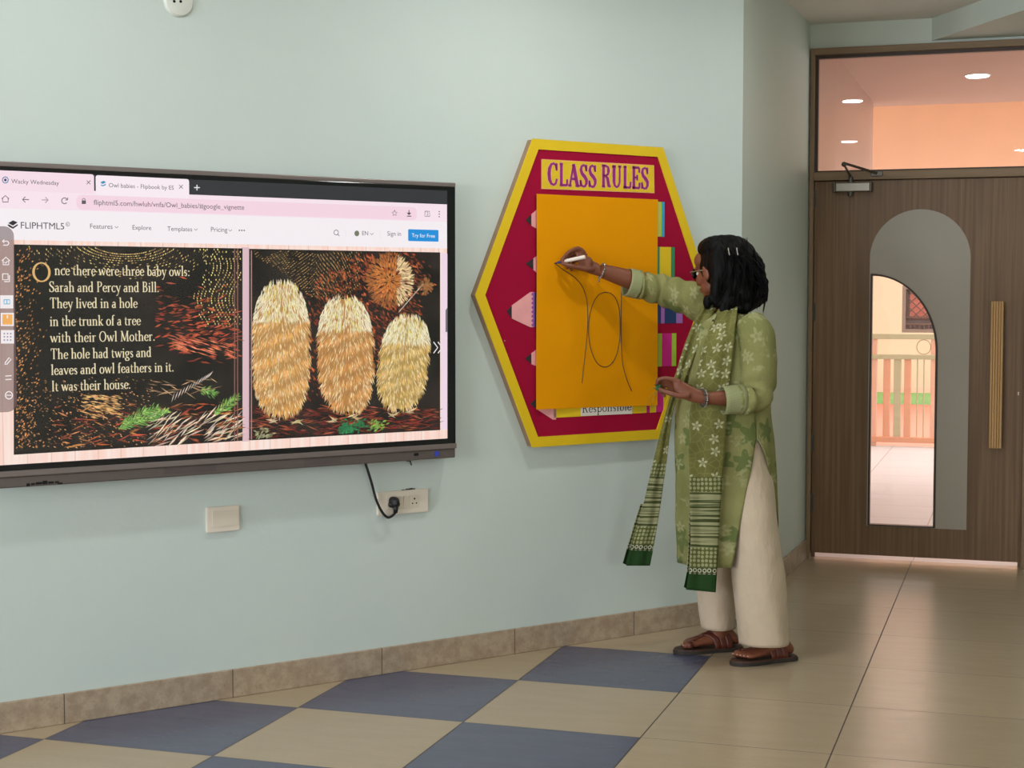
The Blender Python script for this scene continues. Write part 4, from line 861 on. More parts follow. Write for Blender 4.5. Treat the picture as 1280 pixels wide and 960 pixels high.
def drawn(pts):
    P = spline([Vector((x, y, 0)) for x, y in pts], 8); mb = MB(); mb.tube([surf_pt(p.x, p.y) for p in P], .0017, 6); return mb.build('drawn_line', inkm, sh)
drawn([(694, 329.5), (703, 336.5), (713, 343), (720, 348.5), (727, 357), (731.5, 368), (734, 381), (734.7, 402), (733.5, 424), (731.5, 446), (729.5, 464), (728, 479)])
drawn([(755, 365.5), (748, 369), (741, 380), (737, 395), (735.8, 412), (737, 428), (741, 443), (747, 454), (755, 458.7), (763, 456), (770, 445), (774, 428), (775, 408), (774, 388), (770, 374), (763, 366.5), (755, 365.5)])
drawn([(776.8, 352), (776.6, 380), (776.2, 410), (776.8, 434), (778, 452), (781, 466), (785, 478), (789.5, 488.5)])

# ------------------------------------------------------------------ the woman at the board
PO = Vector((.70, .59, 0)); vd = (PO - CAM); vd.z = 0; DIST = vd.length; vd.normalize(); vr = Vector((vd.y, -vd.x, 0))
person = thing('person', 'woman in a green flowered tunic and white trousers drawing on the yellow paper', 'person', PO)
def pp(x, y, dep=0.0):
    'photo position at a distance dep nearer than the place she stands on -> her own coordinates'
    d = ray(x, y); return CAM + d * ((DIST - dep) / d.dot(vd)) - PO
AW = vd.copy(); TOC = -vd; RT = vr; UP = Vector((0, 0, 1))
def dirv(x, away, z=0): return RT * x + AW * away + UP * z
def skin_mat():
    t = NT('brown skin'); o = t.co(); n = t.noise(o, 30, 4); c = t.mix(n, S(110, 62, 42), S(126, 74, 51)); t.bump(t.noise(o, 240, 3), .001, .15)
    t.b.inputs['Subsurface Weight'].default_value = .08; t.b.inputs['Subsurface Radius'].default_value = (.01, .004, .002)
    return t.fin(c, .5, 0, .4)
M['skin'] = skin_mat()
B = MB()
# torso, hidden under the tunic
def ering(c, a, b, n=24): return [c + a * math.cos(2 * PI * k / n) + b * math.sin(2 * PI * k / n) for k in range(n)]
SA = dirv(.42, -.9).normalized(); FW = dirv(-.9, -.42).normalized()    # shoulder axis (towards her left) and the way her chest faces
def tc(y, dep=0): return pp(912, y, dep)
B.loft([ering(tc(400), SA * .07, FW * .055), ering(tc(412), SA * .125, FW * .065), ering(tc(440), SA * .13, FW * .085), ering(tc(500), SA * .115, FW * .085), ering(tc(560), SA * .115, FW * .095), ering(tc(600), SA * .115, FW * .09), ering(tc(630), SA * .09, FW * .07)])
# legs
HIPN, HIPF = tc(585) + SA * .06 + FW * .0, tc(585) - SA * .075
ANN, ANF = pp(961, 803, .048), pp(899, 795, -.122)
def legp(h, a, k): return h.lerp(a, k) + FW * 0.0
for h, a in ((HIPN, ANN), (HIPF, ANF)): B.tube([legp(h, a, k / 8) for k in range(9)], [.074, .074, .070, .060, .054, .052, .046, .038, .034], 18)
# feet: flat on the sandal soles
def foot_frame(toe, heel):
    f = (toe - heel); f.z = 0; L = f.length; f.normalize(); return heel.copy(), f, UP.cross(f), L
def fl(x, y): d = ray(x, y); p = CAM + d * (-CAM.z / d.z) - PO; p.z = 0; return p
FEET = []
for toe, heel, an, s_ in ((fl(914, 832), fl(992, 824), ANN, 1), (fl(841, 817), fl(925, 812), ANF, -1)):
    h, f, lf, L = foot_frame(toe, heel); L = min(L, .275); FEET.append((h, f, lf, L, s_))
    ZS = .024
    def fp(a, b, z): return h + f * (a * L) + lf * b + UP * (ZS + z)
    sec = [(.03, .022, .036), (.10, .032, .058), (.20, .033, .075), (.32, .031, .072), (.45, .034, .056), (.58, .040, .042), (.70, .043, .030), (.78, .042, .024)]
    B.loft([[fp(a + .01, math.cos(q) * hw + (.004 * s_ if a > .5 else 0), max(.0, ht / 2 + math.sin(q) * ht / 2 * 1.0)) for q in [2 * PI * k / 20 for k in range(20)]] for a, hw, ht in sec])
    for i, (off, ln, rr_) in enumerate(((.030, .215, .0125), (.011, .20, .0092), (-.005, .18, .0088), (-.020, .155, .0084), (-.034, .125, .0082))):
        o_ = -off * s_                                                # big toe on the inner side
        b0 = fp(.70 - (.02 * i), o_ * .9, .014); b1 = fp(.70 + ln * .75, o_, .013); b2 = fp(.70 + ln, o_ * .98, .009)
        B.tube([b0, b0.lerp(b1, .5) + UP * .004, b1, b2], [rr_ * 1.05, rr_, rr_, rr_ * .75], 10)
    B.tube([fp(.20, 0, .03), fp(.20, 0, .075), an, an + UP * .06], [.031, .032, .032, .033], 16)
# head: built about its own centre, x to her right... turned towards the board and a little down
HC = pp(899, 338, -.02); hf = dirv(-.72, .69, -.12).normalized(); hx = UP.cross(hf).normalized() * -1; hz = hx.cross(hf).normalized(); hz = hz if hz.z > 0 else -hz
HM = Matrix((hx, hf, hz)).transposed()
def hp(x, y, z): return HC + HM @ Vector((x, y, z))
def hball(x, y, z, r, mb=None): (mb or B).ball(hp(x, y, z), r, HM, 22, 16)
hball(0, -.018, .030, (.073, .092, .086)); hball(0, .026, -.022, (.060, .068, .082)); hball(0, .038, -.070, (.045, .048, .034)); hball(0, .066, -.094, (.024, .021, .017))
hball(0, .030, .040, (.060, .058, .055))
for s_ in (-1, 1):
    hball(.034 * s_, .060, -.030, (.027, .026, .026)); hball(.030 * s_, .050, .045, (.034, .040, .036)); hball(.030 * s_, .078, .016, (.026, .013, .009)); hball(.0755 * s_, -.004, -.012, (.008, .018, .030)); hball(.078 * s_, .000, .004, (.008, .014, .014)); hball(.011 * s_, .102, -.040, (.010, .011, .009))
    hball(.042 * s_, .026, -.062, (.019, .034, .026))
B.tube([hp(0, .088, .012), hp(0, .104, -.014), hp(0, .113, -.034)], [.009, .0105, .0125], 12); hball(0, .110, -.038, (.012, .012, .010))
hball(0, .090, -.0625, (.022, .011, .0062)); hball(0, .088, -.0735, (.019, .011, .007))
NB = pp(912, 402, 0)
B.tube([hp(0, -.022, -.03), hp(0, -.026, -.075), hp(0, -.03, -.075).lerp(NB, .5), NB, NB - UP * .05], [.053, .050, .049, .056, .075], 20)
# arms
SHN, ELN, WRN = pp(945, 420, .13), pp(944, 497, .165), pp(884, 498, .235)
SHF, ELF, WRF = pp(898, 390, -.17), pp(826, 361, -.215), pp(752, 338.5, -.115)
def arm(a, e, w_, r): 
    P = [a, a.lerp(e, .35), a.lerp(e, .7), e, e.lerp(w_, .25), e.lerp(w_, .6), w_]
    B.tube(P, [r * 1.2, r * 1.12, r, r * .92, r * .98, r * .8, r * .60], 18)
arm(SHN, ELN, WRN, .038); arm(SHF, ELF, WRF, .047)
def finger(mb, pts, r0, r1): P = spline(pts, 4); mb.tube(P, [r0 + (r1 - r0) * k / (len(P) - 1) for k in range(len(P))], 10); mb.ball(P[-1], r1 * 1.02, None, 10, 8)
# her right hand round the marker, at the paper: depth follows the paper's own plane
def paper_dep(x, y): u, z = W(x, y, VS); p = wallp(u, VS, z); return DIST - (p - CAM).dot(vd)
def nh(x, y, off): return pp(x, y, paper_dep(x, y) + off)              # a point off metres in front of the paper along the line of sight
H = [nh(752, 338.5, .085), nh(744, 335.5, .080), nh(735, 331, .075), nh(727, 326.5, .070), nh(721, 322, .066)]
B.ball(nh(735, 328, .080), (.020, .017, .024), None, 14, 10)
B.ball(nh(723, 321, .042), (.024, .018, .022), None, 14, 10)
B.loft([[p + (UP * .95 - RT * .25).normalized() * math.cos(2 * PI * k / 20) * a + TOC * math.sin(2 * PI * k / 20) * b for k in range(20)] for p, a, b in zip(H, (.027, .031, .039, .041, .033), (.019, .017, .016, .016, .014))])
K = [(nh(723.5, 310.5, .070)), nh(724, 315, .052), nh(726, 320, .036), nh(729, 327, .026)]   # knuckles, index first
finger(B, [nh(731, 317, .074), K[0], nh(713.5, 313.5, .066), nh(707, 319, .052), nh(702, 325.5, .040)], .0098, .0074)
finger(B, [nh(733, 320, .06), K[1], nh(713, 318, .045), nh(707, 325, .038), nh(703.5, 330, .033)], .0100, .0076)
finger(B, [nh(735, 325, .05), K[2], nh(714.5, 322, .030), nh(710, 330, .022), nh(709, 335, .020)], .0094, .0074)
finger(B, [nh(738, 330, .04), K[3], nh(719, 326, .020), nh(714, 333, .013), nh(714.5, 338, .013)], .0084, .0066)
finger(B, [nh(741, 337, .088), nh(730, 336, .092), nh(720, 333.5, .083), nh(711, 332, .068), nh(703.5, 329.5, .052)], .0125, .0082)
# her left hand, holding a bit of green at the waist
def lh(x, y, d): return pp(x, y, d)
H = [lh(884, 498, .235), lh(872, 495, .240), lh(859, 490, .243), lh(849, 485.5, .244), lh(842, 482.5, .243)]
B.loft([[p + (UP * .97 - RT * .2).normalized() * math.cos(2 * PI * k / 20) * a + TOC * math.sin(2 * PI * k / 20) * b for k in range(20)] for p, a, b in zip(H, (.027, .029, .036, .038, .030), (.020, .018, .017, .016, .014))])
finger(B, [lh(850, 477.5, .248), lh(842, 474.5, .250), lh(832, 473, .252), lh(823, 474.5, .250), lh(821.5, 479, .248)], .0100, .0074)
finger(B, [lh(850, 481, .236), lh(841, 477.5, .232), lh(830, 476, .230), lh(822, 479, .232), lh(822, 484, .236)], .0100, .0076)
finger(B, [lh(850, 485, .230), lh(840, 482, .222), lh(830, 482, .220), lh(824, 486, .222), lh(826, 490, .228)], .0094, .0074)
finger(B, [lh(851, 490, .228), lh(841, 489, .218), lh(832, 489, .216), lh(828, 492, .220), lh(831, 495, .224)], .0086, .0066)
finger(B, [lh(862, 494, .258), lh(850, 495, .268), lh(840, 492.5, .270), lh(831, 489.5, .264), lh(825, 486.5, .258)], .0122, .0082)
body = applied(B.build('body', M['skin'], person), [('REMESH', dict(mode='VOXEL', voxel_size=.0042, use_smooth_shade=True)), ('SMOOTH', dict(factor=.5, iterations=4))])
# eyes
t = NT('eye'); M['eye'] = plain('eye white', S(210, 200, 190), .2); M['iris'] = plain('dark iris', S(40, 24, 18), .2)
for s_ in (-1, 1):
    mb = MB(); hball(.030 * s_, .0785, -.002, (.0125, .0125, .0105), mb); k = mb.build('eye', M['eye'], person, True)
    mb = MB(); hball(.030 * s_, .0885, -.003, (.0055, .0035, .0055), mb); mb.build('iris', M['iris'], k, True)
# nails on the toes
M['nail'] = plain('pale toenail', S(190, 150, 130), .35)
for h, f, lf, L, s_ in FEET:
    for i, (off, ln) in enumerate(((.030, .215), (.011, .20), (-.005, .18), (-.020, .155), (-.034, .125))):
        mb = MB(); mb.ball(h + f * ((.70 + ln - .006) * L) + lf * (-off * s_) + UP * .0375, (.006 if i == 0 else .004, .006 if i == 0 else .004, .0025), None, 10, 6); mb.build('toenail', M['nail'], person, True)

# hair
t = NT('black hair'); o_ = t.co(); st1 = t.noise(t.mp(o_, (1, 1, .12)), 220, 4, .6); M['hair'] = t.fin(t.mix(st1, S(3, 3, 3), S(8, 7, 7)), .55, 0, .12); t.bump(st1, .003, .3)
Hh = MB()
def hb(x, y, dep, rx, rd, rz, mb=None): (mb or Hh).ball(pp(x, y, dep), (1, 1, 1), Matrix((RT * (rx / 322), AW * rd, UP * (rz / 322))).transposed(), 24, 16)
hb(911, 331, -.02, 36, .105, 37); hb(916, 338, -.02, 36, .105, 40); hb(922, 357, -.02, 33, .11, 32); hb(930, 368, -.01, 25, .10, 22); hb(912, 374, .02, 20, .075, 20); hb(938, 347, -.01, 16, .07, 26); hb(896, 361, .070, 8, .024, 24); hb(899, 335, .052, 13, .04, 30); hb(898, 310, -.02, 24, .085, 16)
hb(885, 311, -.03, 13, .055, 10); hb(884, 378, .075, 5, .015, 9); hb(946, 368, .0, 11, .05, 14); hb(924, 385, .02, 15, .06, 9)
# waves at the ends
rh = random.Random(3)
for k in range(26):
    a = rh.uniform(-1, 1); x = 926 + a * 26; y = 378 + rh.uniform(-8, 10) - max(0, a) * 12; hb(x, y, rh.uniform(-.09, .085), rh.uniform(4, 7), .018, rh.uniform(5, 9))
for x, y in ((951, 334), (953, 344), (955, 353), (956, 362), (954, 372), (948, 327)): hb(x, y, rh.uniform(-.05, .05), 5, .03, 6)
hair = Hh.build('hair', M['hair'], person)
hair = applied(hair, [('REMESH', dict(mode='VOXEL', voxel_size=.005, use_smooth_shade=True)), ('SMOOTH', dict(factor=.6, iterations=6))])
for v in hair.data.vertices:
    p = v.co; q = noise.noise(Vector((p.x * 42, p.y * 42, p.z * 9))) * .0045 + noise.noise(Vector((p.x * 110, p.y * 110, p.z * 14))) * .0022
    v.co = p + v.normal * q
# loose strands
m = MB()
for k in range(150):
    a = rh.uniform(0, 2 * PI); cx_, cy_ = 914 + 30 * math.cos(a), 332 + 30 * math.sin(a)
    if cx_ < 893 and cy_ > 318: continue
    x0, y0 = 905 + rh.uniform(-20, 30), 300 + rh.uniform(-4, 20); x3, y3 = 926 + rh.uniform(-26, 32), 380 + rh.uniform(-14, 14) ; x3 = min(x3, 957); dp_ = rh.uniform(.04, .105)
    if x0 < 897: continue
    P = spline([pp(x0, y0, dp_ * .7), pp(x0 * .6 + x3 * .4 + 5, 325 + rh.uniform(-6, 6), dp_ + .004), pp(x3 + 2, 352, dp_ + .004), pp(x3 + rh.uniform(-4, 3), y3, dp_ * .8)], 5)
    m.tube(P, [.0012, *([.0016] * (len(P) - 2)), .0006], 5, False)
for pts in ([(944, 314, 0), (950, 320, 0), (954, 330, .01)], [(953, 352, 0), (958, 362, .01), (957, 371, .02), (952, 375, .02)], [(951, 340, .02), (957, 347, .03), (955, 356, .03)]):
    m.tube(spline([pp(*p) for p in pts], 6), .0009, 5, False)
for k in range(46):                                                   # wavy ends at the back
    x0, y0 = rh.uniform(932, 949), rh.uniform(312, 350); d0 = rh.uniform(-.07, .09); L_ = rh.uniform(22, 40); ph = rh.uniform(0, 6); P = []
    for q in range(14):
        f = q / 13; xe = 948 + 6 * math.sin(min(1, (y0 + L_ * f - 310) / 70) * 2.2); x = x0 + (xe - x0) * min(1, f * 1.5) + (1.0 + 2.2 * f) * math.sin(ph + f * 7); P.append(pp(min(x, 959.5), min(y0 + L_ * f, 386), d0 + .012 * math.sin(f * 6 + ph)))
    m.tube(P, [.0030] * 4 + [.0034] * 6 + [.0026, .002, .0014, .0006], 6, False)
for k in range(34):                                                   # and along the lower edge
    x0 = rh.uniform(893, 940); y0 = 368 + rh.uniform(-6, 4); d0 = rh.uniform(.03, .10) ; ph = rh.uniform(0, 6); L_ = rh.uniform(14, 24) * (1 - abs(x0 - 914) / 60); P = []
    for q in range(10):
        f = q / 9; P.append(pp(x0 + 2.5 * f * math.sin(ph + f * 5), y0 + L_ * f, d0 - .02 * f))
    m.tube(P, [.0032] * 5 + [.003, .0026, .002, .0014, .0006], 6, False)
m.build('loose_strands', M['hair'], hair, True)
for x in (911, 921.5):
    m = MB(); m.tube(spline([pp(x - .8, 310, .098), pp(x, 314, .106), pp(x + 1, 319, .110)], 4), .0026, 8, flat=None); k = m.build('hair_clip', M['steel'], person, True)
# glasses
m = MB(); M['specs'] = plain('dark spectacle frame', S(24, 20, 20), .3)
for s_ in (-1, 1):
    ringp = [hp(.031 * s_ + .024 * math.cos(a), .1 - .006 * abs(math.cos(a)) * (1 if True else 0), -.002 + .020 * math.sin(a)) for a in [2 * PI * k / 28 for k in range(29)]]; m.tube(ringp, .0022, 8, False)
m.tube([hp(-.006, .107, .004), hp(0, .109, .007), hp(.006, .107, .004)], .002, 8)
gl_ = m.build('glasses', M['specs'], person, True)
for s_ in (-1, 1):
    m = MB(); m.tube([hp(.057 * s_, .100, .004), hp(.070 * s_, .085, .004), hp(.077 * s_, .03, .003), hp(.078 * s_, -.012, -.002)], .0022, 8); m.build('temple', M['steel'], gl_, True)
    m = MB(); m.loft([[hp(.031 * s_ + .023 * math.cos(a), .0965 + y, -.002 + .019 * math.sin(a)) for a in [2 * PI * k / 24 for k in range(24)]] for y in (-.0006, .0006)]); m.build('lens', glassy('dark lens', .08, S(70, 66, 64)), gl_)

# ---- fabric
def fabric(name, base, light, dark, pale, scale=7.5, leaf=.62, flw=.5, rough=.85):
    t = NT(name); uv = t.n('ShaderNodeUVMap').outputs[0]; uv = t.vm('ADD', uv, t.vm('SCALE', t.comb(t.noise(uv, 9, 2), t.noise(t.mp(uv, loc=(3, 5, 0)), 9, 2)), scale=.02))
    c = t.mix(t.ss(t.noise(uv, 5, 4), .35, .7), base, light)
    def flower(sc_, off, petals, R0, keep, depth_=.4):
        q = t.mp(uv, loc=off); v = t.vor(q, sc_, '2D', 'F1', .85); d = t.vm('SUBTRACT', q, v.outputs['Position']); x, y, _ = t.xyz(d)
        r, g, b = t.xyz(v.outputs['Color']); ang = t.ma('ADD', t.ma('ARCTAN2', y, x), t.ma('MULTIPLY', r, 6.28)); ln = t.vm('LENGTH', d)
        pet = t.ma('MULTIPLY', t.ma('ADD', 1 - depth_, t.ma('MULTIPLY', t.ma('COSINE', t.ma('MULTIPLY', ang, petals)), depth_)), R0)
        inside = t.ma('MULTIPLY', t.ss(t.ma('SUBTRACT', pet, ln), -.002, .003), t.ma('GREATER_THAN', g, 1 - keep))
        edge = t.ma('MULTIPLY', inside, t.ss(t.ma('SUBTRACT', pet, ln), .006, .003)); return inside, edge, ln
    a, _, _ = flower(scale, (.3, .1, 0), 5.0, .050, leaf, .25); c = t.mix(t.ma('MULTIPLY', a, .75), c, dark)
    n2 = t.ss(t.noise(t.mp(uv, (1.0, 1.0, 1), loc=(7, 2, 0)), 13, 5, .7), .56, .64); c = t.mix(t.ma('MULTIPLY', n2, .45), c, pale)
    b, e, ln = flower(scale * 1.7, (1.7, .6, 0), 5.0, .024, flw, .3); ctr = t.ma('LESS_THAN', ln, .006); k = t.ma('SUBTRACT', b, t.ma('MULTIPLY', ctr, .6)); c = t.mix(t.ma('MULTIPLY', k, .48), c, pale)
    wv = t.noise(uv, 420, 2); t.bump(t.ma('ADD', t.ma('MULTIPLY', t.noise(t.mp(uv, (1.6, .8, 1)), 12, 4, .6), 1.2), t.ma('MULTIPLY', wv, .10)), .018, .5)
    return t.fin(c, rough, 0, .2)
M['tunic'] = fabric('green flowered cotton', S(120, 121, 72), S(140, 139, 90), S(84, 100, 52), S(168, 168, 126))
M['rib'] = None
t = NT('ribbed green cuff'); uv = t.n('ShaderNodeUVMap').outputs[0]; x, y, _ = t.xyz(uv); rb = t.ss(t.ma('ABSOLUTE', t.ma('SINE', t.ma('MULTIPLY', y, 2 * PI / .0085))), .15, .5)
c = t.mix(rb, S(118, 124, 82), S(150, 154, 112)); t.bump(rb, .002, .25); M['rib'] = t.fin(c, .85, 0, .2)
t = NT('ribbed green cuff along'); uv = t.n('ShaderNodeUVMap').outputs[0]; x, y, _ = t.xyz(uv); rb = t.ss(t.ma('ABSOLUTE', t.ma('SINE', t.ma('MULTIPLY', x, 2 * PI / .0085))), .15, .5)
c = t.mix(rb, S(118, 124, 82), S(150, 154, 112)); t.bump(rb, .002, .25); M['rib2'] = t.fin(c, .85, 0, .2)
# ---- tunic: rows of (y, left x, right x, half depth, depth centre)
TR = [(389, 890, 926, .070, -.01), (394, 880, 940, .095, -.01), (400, 873, 949, .115, 0), (408, 867, 956, .130, 0), (418, 862, 961, .140, 0), (432, 857, 964, .145, .0), (450, 852, 965, .150, .0), (470, 849, 964, .150, .0), (490, 847, 962, .145, .0), (515, 846, 962, .140, .0), (545, 845, 965, .145, .0), (580, 845, 967, .152, .0), (620, 845, 968, .155, .0), (660, 846, 969, .158, .0), (700, 847, 970, .160, .0)]
def interp(y):
    for a, b in zip(TR, TR[1:]):
        if a[0] <= y <= b[0]: q = (y - a[0]) / (b[0] - a[0]); return [a[i] + (b[i] - a[i]) * q for i in range(5)]
    return list(TR[0] if y < TR[0][0] else TR[-1])
def tun(y, th, dy=0.0):
    'th: 0 right, 90 towards the camera, 180 left'
    _, xl, xr, hd, dc = interp(y); xc, hw = (xl + xr) / 2, (xr - xl) / 2; c_, s_ = math.cos(th), math.sin(th)
    e = .86; x = xc + hw * math.copysign(abs(c_) ** e, c_); d = dc + hd * math.copysign(abs(s_) ** e, s_)
    k = max(0, min(1, (y - 470) / 160)); f = (.007 * math.sin(th * 7 + y * .012) + .005 * math.sin(th * 12 - y * .02)) * k + .004 * noise.noise(Vector((th * 2.5, y * .03, 1.3)))
    d0 = pp(x, y, dc); p = pp(xc, y + dy, 0)
    nrm = (RT * c_ * .6 + TOC * s_).normalized() if True else None
    q = RT * ((x - xc) / 322.155) + TOC * d
    return Vector((p.x, p.y, p.z)) + q + nrm * f
tu = MB()
def thf(y): q = max(0, (y - 545) / 157); return R(52 + 34 * q ** .8)
def thb(y): q = min(1, max(0, (y - 545) / 125)); return R(52 - 52 * q ** .7)
def tuv(y, th): return (th * .165, tun(y, PI / 2).z)
ys = [389, 394, 400, 408, 418, 425, 432, 441, 450, 460, 470, 480, 490, 502, 515, 530, 545]; rows = []; U_ = []; N = 110
for j in range(len(ys) + 26):
    row, uu = [], []
    for k in range(N + 1):
        q = k / N
        if j < len(ys): y = ys[j]
        else: hem = 701 - 25 * max(0, min(1, (q - .45) / .25)); y = 545 + (hem - 545) * (j - len(ys) + 1) / 26
        th = thf(y) + (thb(y) + 2 * PI - thf(y)) * q; row.append(tun(y, th)); uu.append(tuv(y, th))
    rows.append(row); U_.append(uu)
tu.loft(rows, False, False, 0, True, U_)
tunic = tu.build('tunic', M['tunic'], person, True)
md = tunic.modifiers.new('thick', 'SOLIDIFY'); md.thickness = .0022; md.offset = 0
# sleeves
def sleeve(name, pts, rad, wr, seed, par=tunic, flat=None):
    P = spline(pts, 10); n = len(P); Rr = []
    for k in range(n):
        q = k / (n - 1) * (len(rad) - 1); i = min(int(q), len(rad) - 2); Rr.append(rad[i] + (rad[i + 1] - rad[i]) * (q - i))
    mb = MB(); rings = []; prev = None
    for i, p in enumerate(P):
        tg = (P[min(i + 1, n - 1)] - P[max(i - 1, 0)]).normalized(); a = UP if prev is None and abs(tg.z) < .8 else (RT if prev is None else prev); a = (a - tg * a.dot(tg)).normalized(); prev = a; b = tg.cross(a); ring = []
        q = i / (n - 1)
        for k in range(40):
            th = 2 * PI * k / 40; w_ = wr(q); f = 1 + w_ * (.5 * math.sin(q * 42 + 2.2 * math.sin(th + seed)) + .6 * noise.noise(Vector((math.cos(th) * 1.3 + seed, math.sin(th) * 1.3, q * 9))))
            ring.append(p + (a * math.cos(th) + b * math.sin(th)) * Rr[i] * f)
        rings.append(ring)
    mb.loft(rings, True, False, 0, True); o = mb.build(name, M['tunic'], par, True); md = o.modifiers.new('thick', 'SOLIDIFY'); md.thickness = .002; md.offset = -1; return o
sleeve('sleeve', [pp(936, 406, .085), pp(945, 420, .12), pp(948, 450, .142), pp(948, 480, .158), pp(943, 496, .172), pp(927, 499, .186), pp(918, 500, .194)], [.062, .070, .069, .066, .060, .054, .052], lambda q: .03 + .24 * max(0, 1 - abs(q - .70) / .28), 1.0)
def cuff(name, c0, c1, r0, r1, mat):
    ax = (c1 - c0).normalized(); mb = MB(); a = (UP - ax * UP.dot(ax)).normalized(); b = ax.cross(a)
    mb.loft([[c0.lerp(c1, q) + (a * math.cos(2 * PI * k / 36) + b * math.sin(2 * PI * k / 36)) * (r0 + (r1 - r0) * q) * (1 + .012 * math.sin(k * 1.1 + q * 3)) for k in range(36)] for q in (0, .2, .4, .6, .8, 1)], True, False, 0, True)
    o = mb.build(name, mat, tunic, True); md = o.modifiers.new('thick', 'SOLIDIFY'); md.thickness = .003; md.offset = 1; return o
cuff('cuff', pp(930, 499, .182), pp(903, 500.5, .208), .053, .050, M['rib2'])
sleeve('sleeve', [pp(905, 392, -.13), pp(893, 386, -.165), pp(866, 375, -.19), pp(845, 368, -.205), pp(826, 362, -.212), pp(806, 357.5, -.188), pp(796, 355.5, -.175)], [.080, .078, .071, .066, .061, .055, .053], lambda q: .03 + .15 * q, 4.0)
cuff('cuff', pp(798, 356, -.178), pp(783.5, 352.5, -.158), .0535, .0535, M['rib'])
# placket with buttons at the neck
m = MB(); pk = [(894, 393, .10), (890, 405, .125), (885.5, 418, .138), (882, 430, .146)]; P = spline([pp(*p) for p in pk], 6)
rows = [[p + (RT * .9 + UP * .3) * w_ + TOC * (.012) for w_ in (-.006, 0, .006)] for p in P]; m.loft(rows, False, False, 0, True); plk = m.build('placket', M['tunic'], tunic, True)
for k in (4, 9, 14, 18):
    m = MB(); m.ball(P[min(k, len(P) - 1)] + TOC * .014, .0042, None, 12, 8); m.build('button', plain('dark button', S(54, 50, 34), .4), plk, True)

# ---- trousers
t = NT('white cotton trousers'); o_ = t.co(); c = t.mix(t.noise(o_, 14, 4), S(190, 172, 148), S(204, 187, 164)); t.bump(t.noise(t.mp(o_, (1, 1, .5)), 26, 4, .6), .014, .55); M['trouser'] = t.fin(c, .8, 0, .25)
tr = MB()
def leg(rows, seed):
    rings = []
    for j, (y, xl, xr, hd, dc) in enumerate(rows):
        ring = []
        for k in range(44):
            th = 2 * PI * k / 44; f = 1 + .035 * noise.noise(Vector((math.cos(th) * 1.6 + seed, math.sin(th) * 1.6, y * .022))) + .018 * math.sin(th * 5 + y * .035 + seed)
            c_ = pp((xl + xr) / 2, y, 0); ring.append(c_ + (RT * (math.cos(th) * (xr - xl) / 2 / 322.155) + TOC * (math.sin(th) * hd)) * f + TOC * dc)
        rings.append(ring)
    tr.loft(rings, True, False, 0, True)
def dense(rows, n=5):
    out = []
    for a, b in zip(rows, rows[1:]):
        for k in range(n): q = k / n; out.append([a[i] + (b[i] - a[i]) * q for i in range(5)])
    return out + [list(rows[-1])]
leg(dense([(540, 880, 958, .115, .012), (570, 890, 962, .115, .02), (600, 905, 966, .115, .03), (640, 912, 970, .115, .04), (680, 914, 975, .112, .05), (715, 915, 980, .108, .055), (750, 918, 982.5, .100, .058), (780, 922, 984, .092, .056), (800, 925, 985.5, .088, .052)]), 1.0)
leg(dense([(540, 862, 935, .10, -.07), (600, 862, 930, .10, -.08), (660, 864, 922, .098, -.095), (700, 866, 918, .094, -.105), (740, 870, 916, .086, -.115), (770, 872.5, 917, .080, -.12), (792, 876, 919, .077, -.122)]), 5.0)
trousers = tr.build('trousers', M['trouser'], person, True); md = trousers.modifiers.new('thick', 'SOLIDIFY'); md.thickness = .003; md.offset = 0
# ---- scarf
t = NT('printed olive scarf'); uv = t.n('ShaderNodeUVMap').outputs[0]; x, y, _ = t.xyz(uv)
base = t.mix(t.ss(t.noise(uv, 8, 3), .3, .7), S(98, 97, 50), S(114, 112, 62))
def flw(sc_, off, R0, keep):
    q = t.mp(uv, loc=off); v = t.vor(q, sc_, '2D', 'F1', .8); d = t.vm('SUBTRACT', q, v.outputs['Position']); a, b, _ = t.xyz(d); r, g, _2 = t.xyz(v.outputs['Color']); an = t.ma('ADD', t.ma('ARCTAN2', b, a), t.ma('MULTIPLY', r, 6.28)); ln = t.vm('LENGTH', d)
    pet = t.ma('MULTIPLY', t.ma('ADD', .68, t.ma('MULTIPLY', t.ma('COSINE', t.ma('MULTIPLY', an, 5.0)), .32)), R0); i_ = t.ma('MULTIPLY', t.ss(t.ma('SUBTRACT', pet, ln), -.001, .003), t.ma('GREATER_THAN', g, 1 - keep))
    return t.ma('MULTIPLY', i_, t.ma('SUBTRACT', 1.0, t.ma('MULTIPLY', t.ss(ln, .010, .006), .6)))
c = t.mix(t.ma('MULTIPLY', flw(21, (.2, .4, 0), .021, .55), .58), base, S(206, 206, 172)); tend = t.vor(t.mp(uv, (1, 1, 1)), 34, '2D', 'DISTANCE_TO_EDGE').outputs['Distance']; c = t.mix(t.ma('MULTIPLY', t.ma('LESS_THAN', tend, .045), .18), c, S(170, 174, 120))
